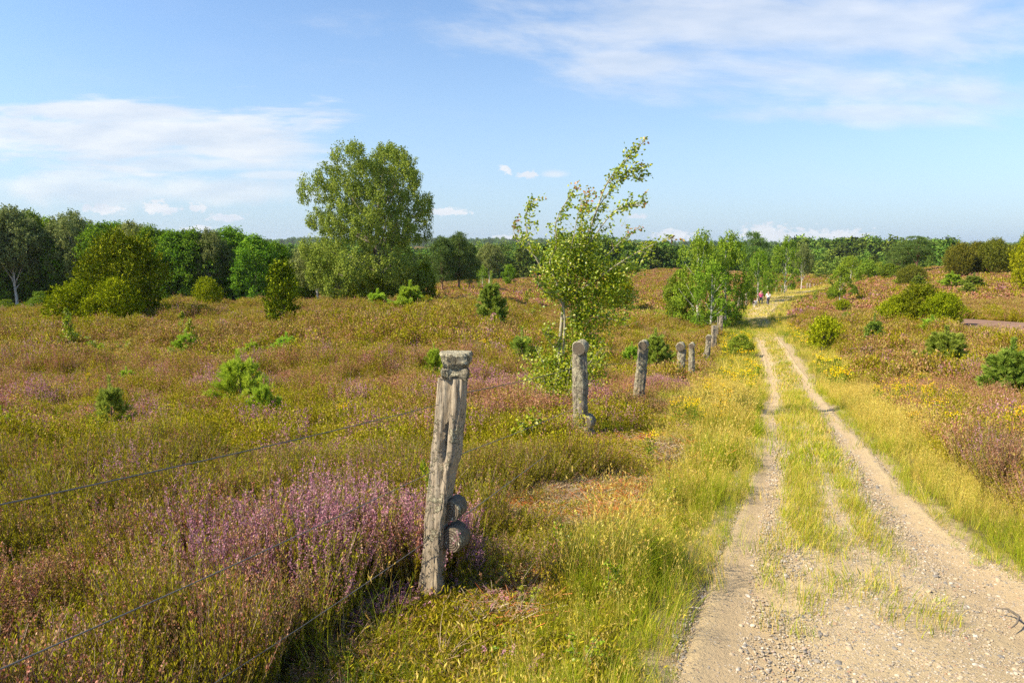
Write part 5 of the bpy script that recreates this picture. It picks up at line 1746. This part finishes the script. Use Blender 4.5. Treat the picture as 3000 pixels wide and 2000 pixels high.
def log_end(name, parent, pos, r, length, az, mat_side, seed):
    """a short sawn log end facing azimuth az, its axis is local y"""
    g = Geo()
    ns = 32; a = np.linspace(0, 2 * math.pi, ns, endpoint=False)
    ys = np.concatenate([[-0.5, -0.49, -0.46], np.linspace(-0.40, 0.40, 8), [0.47, 0.5]]) * length
    sc = np.concatenate([[0.90, 0.96, 1.0], np.full(8, 1.02), [0.92, 0.7]])
    V = []
    for y_, s_ in zip(ys, sc):
        n_ = 1 + (fbm(np.cos(a) * 2.2 + seed * 3.1, np.sin(a) * 2.2 + y_ / r * 0.8, int(seed * 7) + 3, 4) - 0.5) * 0.34
        V.append(np.stack([r * s_ * n_ * np.cos(a), np.full(ns, y_), r * s_ * n_ * np.sin(a)], 1))
    V = np.concatenate(V); k = len(ys)
    i = np.arange(k - 1)[:, None] * ns; j = np.arange(ns)[None]
    F = np.stack([i + j, i + ns + j, i + ns + (j + 1) % ns, i + (j + 1) % ns], -1).reshape(-1, 4)
    g.add(V, F, 0)
    VV = np.concatenate([V[:ns] * [f, 1, f] for f in (1, 0.66, 0.33)] + [np.array([[0, -0.5 * length, 0]])])
    i = np.arange(2)[:, None] * ns
    F = np.stack([i + j, i + (j + 1) % ns, i + ns + (j + 1) % ns, i + ns + j], -1).reshape(-1, 4)
    g.add(VV, F, 1)
    g.add(VV, np.array([(2 * ns + q, 2 * ns + (q + 1) % ns, 3 * ns) for q in range(ns)]), 1)
    e0 = np.concatenate([V[-ns:], [[0, 0.5 * length, 0]]])
    g.add(e0, np.array([(q, ns, (q + 1) % ns) for q in range(ns)]), 0)
    o = link(name, g.mesh(name, [mat_side, M['sawn']], True), parent)
    o.location = Vector(pos); o.rotation_euler = (0.06, 0, az); o.scale = (1, 1, 1.2 if name == 'log_end' else 1)
    return o


def post_root(p, label):
    r = bpy.data.objects.new('fence_post', None); COL.objects.link(r); r.location = Vector(p); r.empty_display_size = 0.2
    tag(r, label, 'fence post', 'weathered wooden posts of the old heath fence')
    return r


# --- first post, traced row by row
P1 = GD(1272, 3.86); k1 = 3.86 / 2000 / math.cos(PITCH)


def x1(px, py):
    v = pix_dir(px, py); return v[0] / v[1] * P1[1] - P1[0]


rows = []
for (py, xl, xr) in [(1775, 1236, 1300), (1705, 1234, 1301), (1623, 1242, 1304), (1520, 1250, 1310), (1461, 1255, 1322), (1379, 1262, 1334), (1335, 1266, 1348), (1303, 1268, 1352),
                     (1260, 1273, 1354), (1217, 1277, 1360), (1160, 1283, 1366), (1104, 1288, 1368)]:
    a, b_ = x1(xl, py), x1(xr, py)
    rows.append((Hpx(P1, py), (a + b_) / 2, 0.0, (b_ - a) / 2 * 0.93, 0.060, 0.55))
rows = [(-0.12,) + rows[0][1:]] + rows
r1 = post_root(P1, 'first and tallest looking post, split squared wood with two stacked lichen blocks on top')
g1_ = loft(rows, 110, 3, 0.006, True, 220)
V = g1_.v[0].copy()
# corner turned towards the camera and a long check (crack) below the top
hh_ = V[:, 2]
topz = rows[-1][0]
ang = math.radians(-34)
cx_ = np.interp(hh_, [r_[0] for r_ in rows], [r_[1] for r_ in rows])
dx_, dy_ = V[:, 0] - cx_, V[:, 1]
V[:, 0] = cx_ + dx_ * math.cos(ang * 0.6) - dy_ * math.sin(ang * 0.6); V[:, 1] = dx_ * math.sin(ang * 0.6) + dy_ * math.cos(ang * 0.6)
cr = np.exp(-((V[:, 0] - (cx_ - 0.004 - 0.02 * (hh_ - topz + 0.3))) / (0.003 + 0.0035 * ss(hh_, topz - 0.5, topz - 0.3))) ** 2) * (V[:, 1] < 0.01) * ss(hh_, topz - 0.66, topz - 0.45)
V[:, 1] += cr * 0.05
g1_.v[0] = V
link('shaft', g1_.mesh('shaft', [M['wood']], True), r1)


def block(name, parent, xl, xr, yt, yb, px_ref, seed, dy=0.0, dep=0.065):
    zt, zb = Hpx(P1, yt), Hpx(P1, yb)
    a, b_ = x1(xl, (yt + yb) / 2), x1(xr, (yt + yb) / 2)
    m = (a + b_) / 2; h = (b_ - a) / 2
    rw = [(zb, m, dy, h * 0.78, dep * 0.8, 0.5), (zb + (zt - zb) * 0.3, m, dy, h * 0.93, dep, 0.6), (zb + (zt - zb) * 0.85, m - 0.003, dy, h, dep * 1.05, 0.6), (zt, m - 0.004, dy, h * 0.93, dep * 0.95, 0.5)]
    g = loft(rw, 64, seed, 0.024, False)
    return link(name, g.mesh(name, [M['capwood']], True), parent)


block('cap_block', r1, 1307, 1373, 1073, 1107, 0, 11)
block('cap_block', r1, 1295, 1377, 1031, 1074, 0, 15)
log_end('log_end', r1, (x1(1334, 1488), 0.012, Hpx(P1, 1488)), 0.054, 0.12, R(-22), M['knotwood'], 1.0)
log_end('log_end', r1, (x1(1334, 1572), 0.008, Hpx(P1, 1572)), 0.068, 0.13, R(-24), M['knotwood'], 2.0)


def round_post(p, h, hw, label, seed, capr=0, lean=0.0, mat=None, knobs=(), shape=None, square=0.1, detail=True):
    r = post_root(p, label)
    mat = mat or M['woodlichen']
    w = hw
    rw = [(-0.12, 0, 0, w * 1.0, w * 0.95, square), (0.3 * h, lean * 0.3, 0, w * 1.02, w * 0.98, square), (0.62 * h, lean * 0.62, 0, w * 0.95, w * 0.93, square), (h, lean, 0, w * 0.88, w * 0.86, square)]
    if shape:
        rw = [(z * h, c * w + lean * z, 0, a * w, a * w * 0.9, square) for (z, c, a) in shape]
    g = loft(rw, 56 if detail else 12, seed, w * 0.12, True, 120 if detail else 40)
    link('shaft', g.mesh('shaft', [mat], True), r)
    if capr:
        log_end('cap_log', r, (lean, -0.01, h + capr * 0.72), capr, capr * 2.1, R(-22), M['capwood'], seed * 1.0)
    for (kx, kz, kr) in knobs:
        log_end('log_end', r, (kx, -0.02, kz), kr, kr * 2.0, R(-35), M['capwood'], seed + kz)
    return r


# second post
i = 1
px, by, ty, hw, d = POSTS[i]; p = PW[i]; k = d / 2000 / math.cos(PITCH)
h = Hpx(p, 1032)
round_post(p, h, 22.5 * k, 'second post, thick round trunk with a sawn log set across its top', 5, 21 * k, -0.02,
           knobs=[(0.11, Hpx(p, 1232), 17 * k), (0.06, Hpx(p, 1272), 24 * k)], shape=[(-0.1, 0.15, 0.92), (0.04, 0.15, 0.95), (0.16, 0.1, 0.88), (0.2, 0, 1.0), (0.55, 0, 1.0), (0.8, -0.05, 0.93), (1.0, -0.15, 0.84)])
i = 2
px, by, ty, hw, d = POSTS[i]; p = PW[i]; k = d / 2000 / math.cos(PITCH)
round_post(p, Hpx(p, 1020), 15.5 * k, 'third post, round leaning trunk capped with a pale lichen log', 8, 14 * k, 14 * k, knobs=[(0.10, Hpx(p, 1180), 12 * k)])
LAB = {3: 'fourth post, gnarled split trunk over a purple heather bush', 4: 'fifth post, slim and straight, right beside the gnarled split one',
       5: 'sixth post with a short broken plank leaning on it', 6: 'seventh post, pale square plank post before a thin dark stake',
       7: 'eighth post, dark grey stub near the birch shade', 8: 'thin dark stake touching the seventh and eighth posts',
       9: 'pale post under the overhanging birch, outer one of two', 10: 'pale post under the overhanging birch, inner one of two', 11: 'very thin pale stake under the birch edge',
       12: 'leaning pale post just past the birches', 13: 'thin dark stake just past the birches', 14: 'straight pale post between birches and walkers',
       15: 'pale post behind the white shirted walker, first of three', 16: 'pale post behind the white shirted walker, middle of three', 17: 'pale post behind the white shirted walker, last of three',
       18: 'bright post beyond the thin grey birch, first of a close pair', 19: 'bright post beyond the thin grey birch, second of a close pair'}
for i in range(3, len(POSTS)):
    px, by, ty, hw, d = POSTS[i]; p = PW[i]; k = d / 2000 / math.cos(PITCH)
    lean = {3: -0.06, 5: 0.08, 7: 0.06, 12: 0.15}.get(i, rs.randn() * 0.03)
    h = Hpx(p, ty)
    cap = hw * k * 0.95 if i in (3, 4, 5) else 0
    if cap:
        h -= cap * 1.4
    lb = LAB.get(i) or 'tiny far post, %s of the eight climbing the slope beyond the close bright pair' % ('first', 'second', 'third', 'fourth', 'fifth', 'sixth', 'seventh', 'last')[i - 20]
    shp = [(-0.1, -0.5, 0.9), (0.1, -0.5, 0.7), (0.3, -0.1, 1.0), (0.5, -0.3, 0.8), (0.75, 0.2, 0.95), (1.0, 0.35, 0.85)] if i == 3 else None
    r_ = round_post(p, h, hw * k, lb, i + 20, cap, lean, M['woodlichen'] if i < 6 else M['wood'], square=0.5 if i in (6, 7) else 0.15, detail=i < 9, shape=shp)
    if i == 5:
        gq = loft([(-0.1, 0, 0, 0.05, 0.03, .6), (0.55, 0.02, 0, 0.055, 0.03, .6), (0.8, 0.05, 0, 0.03, 0.02, .4)], 12, 4, 0.01)
        o = link('broken_plank', gq.mesh('broken_plank', [M['wood']], True), r_); o.location = (-0.19, -0.1, 0)
# outside the view the line goes on to a post behind the camera's left shoulder

# ------------------------------------------------------------------ fence wires
M['wire'] = plain('wire_steel', (0.16, 0.15, 0.14), 0.5, 0.4)


def wire(pts, label, r=0.0022, sag=0.02):
    out = []
    for a, b_ in zip(pts[:-1], pts[1:]):
        t = np.linspace(0, 1, 14)[:, None]
        seg = np.array(a) * (1 - t) + np.array(b_) * t
        seg[:, 2] -= sag * np.sin(t[:, 0] * math.pi)
        out.append(seg[:-1])
    out.append(np.array([pts[-1]]))
    V, F = tube(np.concatenate(out), r, 5)
    g = Geo(); g.add(V, F)
    # barb-like twist knots every few decimetres
    o = link('fence_wire', g.mesh('fence_wire', [M['wire']], True))
    tag(o, label, 'wire', 'fence wires')


def on(i, px, py, dd=0.0):
    d = PW[i][1] + dd; v = pix_dir(px, py)
    return (v[0] / v[1] * d, d, v[2] / v[1] * d)


def back(a, px, py, d):
    v = pix_dir(px, py); b = np.array([v[0] / v[1] * d, d, v[2] / v[1] * d])
    return tuple(np.array(a) + (b - np.array(a)) * 1.5)


w1 = on(0, 1285, 1185, -0.075); w2 = on(0, 1270, 1380, -0.075); w3 = on(0, 1250, 1585, -0.075)
wire([back(w1, 0, 1455, 1.42), w1], 'top fence wire running from the first post towards the viewer')
wire([back(w2, 0, 1938, 1.42), w2], 'middle fence wire running from the first post towards the viewer')
wire([back(w3, 608, 2000, 2.35), w3], 'lowest fence wire running from the first post towards the viewer')
wire([on(0, 1364, 1150, 0.02), on(1, 1700, 1070, -0.15), on(2, 1872, 1058, -0.15)], 'top fence wire from first to third post', 0.003)
wire([on(0, 1350, 1330, 0.02), on(1, 1700, 1185, -0.15), on(2, 1872, 1120, -0.15)], 'middle fence wire from first to third post', 0.003)
wire([on(0, 1362, 1508, 0.05), on(1, 1690, 1258, -0.15)], 'lowest fence wire from the round log ends of the first post', 0.003)

# ------------------------------------------------------------------ twig on the track
g = Geo()
pts = np.array([G(2920, 1793) + [0, 0, 0.02], G(2950, 1806) + [0, 0, 0.035], G(2984, 1820) + [0, 0, 0.03], G(2978, 1836) + [0, 0, 0.015], G(2962, 1853) + [0, 0, 0.012]])
V, F = tube(pts, [0.004, 0.006, 0.008, 0.005, 0.003], 6); g.add(V, F)
tag(link('twig', g.mesh('twig', [M['bark']], True)), 'dark crooked twig lying on the gravel of the track', 'twig')

# ------------------------------------------------------------------ walkers and dog
def skin(name, pts, edges, rad, mat, parent=None, sub=2, root=0):
    me = bpy.data.meshes.new(name); me.from_pydata([tuple(p_) for p_ in pts], edges, []); me.materials.append(mat)
    o = link(name, me, parent)
    sm = o.modifiers.new('skin', 'SKIN')
    for i_, r_ in enumerate(rad):
        me.skin_vertices[0].data[i_].radius = (r_, r_) if not isinstance(r_, tuple) else r_
        me.skin_vertices[0].data[i_].use_root = (i_ == root)
    sm.use_smooth_shade = True
    o.modifiers.new('sub', 'SUBSURF').levels = sub
    o.modifiers['sub'].render_levels = sub
    return o


def add_skin_layer(name, pts, edges, rad, mat, parent, sub=2, root=0):
    me = bpy.data.meshes.new(name)
    me.from_pydata([tuple(p_) for p_ in pts], edges, [])
    return skin(name, pts, edges, rad, mat, parent, sub, root)


SKINM = plain('skin', (0.62, 0.36, 0.26), 0.6)


def person(p, Ht, label, shirt, trousers, hair, phase, az, extra):
    r = bpy.data.objects.new('person', None); COL.objects.link(r); r.location = Vector(p); r.rotation_euler = (0, 0, az)
    tag(r, label, 'person', 'walkers on the track'); s = Ht / 1.7
    r.scale = (s, s, s)
    f = phase
    #            0 pelvis        1 waist         2 chest         3 neck          4 head           5 crown
    B = [(0, 0, 0.93), (0, 0, 1.08), (0, 0.01, 1.30), (0, 0, 1.46), (0, -0.015, 1.56), (0, -0.01, 1.68),
         # left arm 6-9, right arm 10-13
         (0.17, 0.0, 1.40), (0.24, 0.06 * f, 1.14), (0.23, -0.10 * f - 0.05, 0.92), (0.23, -0.13 * f - 0.06, 0.82),
         (-0.17, 0.0, 1.40), (-0.24, -0.06 * f, 1.14), (-0.23, 0.10 * f - 0.05, 0.92), (-0.23, 0.13 * f - 0.06, 0.82),
         # legs 14-17, 18-21
         (0.09, 0, 0.88), (0.10, -0.16 * f - 0.03, 0.49), (0.10, -0.22 * f + 0.04, 0.10), (0.11, -0.22 * f - 0.12, 0.03),
         (-0.09, 0, 0.88), (-0.10, 0.10 * f - 0.06, 0.49), (-0.10, 0.28 * f, 0.12), (-0.11, 0.28 * f - 0.13, 0.04)]
    E = [(0, 1), (1, 2), (2, 3), (3, 4), (4, 5), (2, 6), (6, 7), (7, 8), (8, 9), (2, 10), (10, 11), (11, 12), (12, 13),
         (0, 14), (14, 15), (15, 16), (16, 17), (0, 18), (18, 19), (19, 20), (20, 21)]
    rad = [(0.15, 0.11), (0.13, 0.10), (0.16, 0.115), 0.055, (0.085, 0.10), 0.06, 0.055, 0.042, 0.032, 0.035, 0.055, 0.042, 0.032, 0.035,
           0.085, 0.058, 0.042, 0.040, 0.085, 0.058, 0.042, 0.040]
    skin('body', B, E, rad, SKINM, r)
    gr = 1.22
    idx = [0, 1, 2, 6, 7, 10, 11]
    pos = [B[q] for q in idx]; pos[0] = (0, 0, 0.95); pos[2] = (0, 0.01, 1.33)
    skin('shirt', pos, [(0, 1), (1, 2), (2, 3), (3, 4), (2, 5), (5, 6)], [(0.175, 0.13), (0.16, 0.12), (0.185, 0.135), 0.07, 0.055, 0.07, 0.055], shirt, r, 2, 1)
    idx = [0, 14, 15, 16, 18, 19, 20]
    skin('trousers', [B[q] for q in idx], [(0, 1), (1, 2), (2, 3), (0, 4), (4, 5), (5, 6)], [(0.165, 0.12), 0.10, 0.075, 0.062, 0.10, 0.075, 0.062], trousers, r)
    skin('hair', [(0, 0.02, 1.60), (0, 0.035, 1.68)], [(0, 1)], [(0.098, 0.10), (0.085, 0.09)], hair, r)
    sh = plain('shoe_leather', (0.05, 0.045, 0.04), 0.6)
    for q in (16, 20):
        x_, y_, z_ = B[q]
        skin('shoe', [(x_, y_ + 0.05, max(z_ - 0.05, 0.05)), (x_, y_ - 0.14, max(z_ - 0.08, 0.04))], [(0, 1)], [0.055, 0.045], sh, r, 1)
    # face: nose, eyes, mouth
    gf = Geo()
    V, F = tube(np.array([(0, -0.095, 1.60), (0, -0.128, 1.565)]), [0.008, 0.014], 6); gf.add(V, F)
    link('nose', gf.mesh('nose', [SKINM], True), r)
    dk = plain('eye_dark', (0.03, 0.02, 0.02), 0.3)
    for sx in (-1, 1):
        ge = Geo(); V, F = tube(np.array([(sx * 0.033, -0.094, 1.585), (sx * 0.033, -0.106, 1.585)]), [0.011, 0.006], 6); ge.add(V, F)
        link('eye', ge.mesh('eye', [dk], True), r)
        ge = Geo(); V, F = tube(np.array([(sx * 0.088, 0.0, 1.56), (sx * 0.108, 0.01, 1.58)]), [0.022, 0.02], 6); ge.add(V, F)
        link('ear', ge.mesh('ear', [SKINM], True), r)
    gm = Geo(); V, F = tube(np.array([(-0.025, -0.108, 1.527), (0.025, -0.108, 1.527)]), [0.007, 0.007], 6); gm.add(V, F)
    link('mouth', gm.mesh('mouth', [plain('lips', (0.45, 0.16, 0.14))], True), r)
    # fingers
    for sx, q in ((1, 9), (-1, 13)):
        x_, y_, z_ = B[q]
        gh = Geo()
        for fi_ in range(4):
            o = np.array([x_ - sx * 0.005, y_ - 0.03 + fi_ * 0.019, z_ - 0.02])
            L = (0.075, 0.085, 0.08, 0.065)[fi_]
            V, F = tube(np.array([o, o + [-sx * 0.008, -0.004, -L * 0.55], o + [-sx * 0.03, -0.012, -L]]), [0.010, 0.009, 0.007], 6); gh.add(V, F)
        o = np.array([x_ - sx * 0.02, y_ - 0.035, z_])
        V, F = tube(np.array([o, o + [-sx * 0.012, -0.025, -0.03], o + [-sx * 0.016, -0.03, -0.055]]), [0.012, 0.010, 0.008], 6); gh.add(V, F)
        link('fingers', gh.mesh('fingers', [SKINM], True), r)
    return r


pk = plain('shirt_pink', (0.75, 0.10, 0.25), 0.8); wh = plain('shirt_white', (0.85, 0.84, 0.80), 0.8)
nv = plain('trousers_dark', (0.03, 0.04, 0.06), 0.8); gy = plain('trousers_grey', (0.10, 0.10, 0.13), 0.8)
hb = plain('hair_brown', (0.16, 0.07, 0.05), 0.6); hb2 = plain('hair_dark', (0.08, 0.05, 0.05), 0.6)
hA = 1.68
pa = G(2228, 894); pb = G(2249, 897)
person(pa, hA, 'walker in sleeveless pink shirt and dark trousers beside a dog', pk, nv, hb, 0.8, R(3), None)
rb = person(pb, hA, 'walker in white shirt with a green jacket tied round the waist', wh, gy, hb2, -0.9, R(-4), None)
skin('waist_jacket', [(-0.12, -0.1, 1.0), (0, -0.14, 1.0), (0.13, -0.08, 0.99), (0.19, 0.02, 0.92), (0.2, 0.06, 0.72)], [(0, 1), (1, 2), (2, 3), (3, 4)], [0.035, 0.04, 0.045, 0.07, 0.05], plain('jacket_green', (0.03, 0.09, 0.05), 0.8), rb, 2)
# dog: white and dark brown, trotting with lowered head
def dog_mat():
    m, n = new_mat('dog_fur')
    tc = n.n('ShaderNodeTexCoord')
    f = n.noise(tc.outputs['Object'], 3.2, 2, 0.5)
    sp_ = n.n('ShaderNodeSeparateXYZ'); n.l(tc.outputs['Object'], sp_.inputs[0])
    mask = n.m('MULTIPLY', sstep2(n, f, 0.46, 0.50), n.m('GREATER_THAN', sp_.outputs[2], 0.32))
    mask = n.m('MULTIPLY', mask, n.m('SUBTRACT', 1.0, n.m('COMPARE', sp_.outputs[1], -0.12, 0.10)))
    col = n.mix(mask, (0.78, 0.74, 0.68), (0.05, 0.03, 0.025))
    b = n.n('ShaderNodeBsdfPrincipled'); n.l(col, b.inputs['Base Color']); b.inputs['Roughness'].default_value = 0.9
    o = n.n('ShaderNodeOutputMaterial'); n.l(b.outputs[0], o.inputs['Surface'])
    return m


pd = G(2211, 900)
rd = bpy.data.objects.new('dog', None); COL.objects.link(rd); rd.location = Vector(pd); rd.rotation_euler = (0, 0, R(-38)); rd.scale = (1.15, 1.15, 1.15)
tag(rd, 'black and white dog trotting with lowered head beside the pink walker', 'dog')
fur = dog_mat()
DB = [(0, 0.30, 0.50), (0, 0.08, 0.50), (0, -0.16, 0.50), (0, -0.30, 0.54), (0, -0.42, 0.50), (0, -0.52, 0.46), (0, -0.63, 0.41),
      (0.09, -0.20, 0.42), (0.09, -0.26, 0.24), (0.09, -0.30, 0.03), (0.09, -0.35, 0.02),
      (-0.09, -0.18, 0.42), (-0.09, -0.12, 0.24), (-0.09, -0.08, 0.04), (-0.09, -0.13, 0.03),
      (0.09, 0.28, 0.40), (0.09, 0.24, 0.27), (0.09, 0.37, 0.15), (0.09, 0.34, 0.02), (0.09, 0.28, 0.02),
      (-0.09, 0.28, 0.40), (-0.09, 0.18, 0.26), (-0.09, 0.27, 0.14), (-0.09, 0.20, 0.02), (-0.09, 0.14, 0.02),
      (0, 0.42, 0.52), (0, 0.56, 0.44), (0, 0.66, 0.40)]
DE = [(1, 0), (1, 2), (2, 3), (3, 4), (4, 5), (5, 6), (2, 7), (7, 8), (8, 9), (9, 10), (2, 11), (11, 12), (12, 13), (13, 14),
      (0, 15), (15, 16), (16, 17), (17, 18), (18, 19), (0, 20), (20, 21), (21, 22), (22, 23), (23, 24), (0, 25), (25, 26), (26, 27)]
DR = [0.12, 0.125, 0.155, 0.11, 0.085, 0.085, 0.04, 0.06, 0.038, 0.03, 0.026, 0.06, 0.038, 0.03, 0.026, 0.075, 0.05, 0.032, 0.028, 0.026, 0.075, 0.05, 0.032, 0.028, 0.026, 0.045, 0.05, 0.03]
skin('body', DB, DE, DR, fur, rd, 2, 1)
for sx in (-1, 1):
    skin('ear', [(sx * 0.06, -0.46, 0.54), (sx * 0.10, -0.48, 0.46)], [(0, 1)], [0.03, 0.02], plain('ear_fur', (0.05, 0.03, 0.025)), rd, 1)

# ------------------------------------------------------------------ summer haze over the far woods
hz_v = [(-4500, -40, -60), (4500, -40, -60), (4500, 5200, -60), (-4500, 5200, -60), (-4500, -40, 70), (4500, -40, 70), (4500, 5200, 70), (-4500, 5200, 70)]
g = Geo(); g.add(np.array(hz_v, float), np.array([(3, 2, 1, 0), (4, 5, 6, 7), (0, 1, 5, 4), (1, 2, 6, 5), (2, 3, 7, 6), (3, 0, 4, 7)]))
mh = bpy.data.materials.new('haze_air'); mh.use_nodes = True; n = NT(mh.node_tree)
pv = n.n('ShaderNodeVolumePrincipled'); pv.inputs['Color'].default_value = (0.78, 0.88, 1.0, 1); pv.inputs['Density'].default_value = 0.00008; pv.inputs['Anisotropy'].default_value = 0.3
o = n.n('ShaderNodeOutputMaterial'); n.l(pv.outputs[0], o.inputs['Volume'])
tag(link('haze', g.mesh('haze', [mh])), kind='stuff')
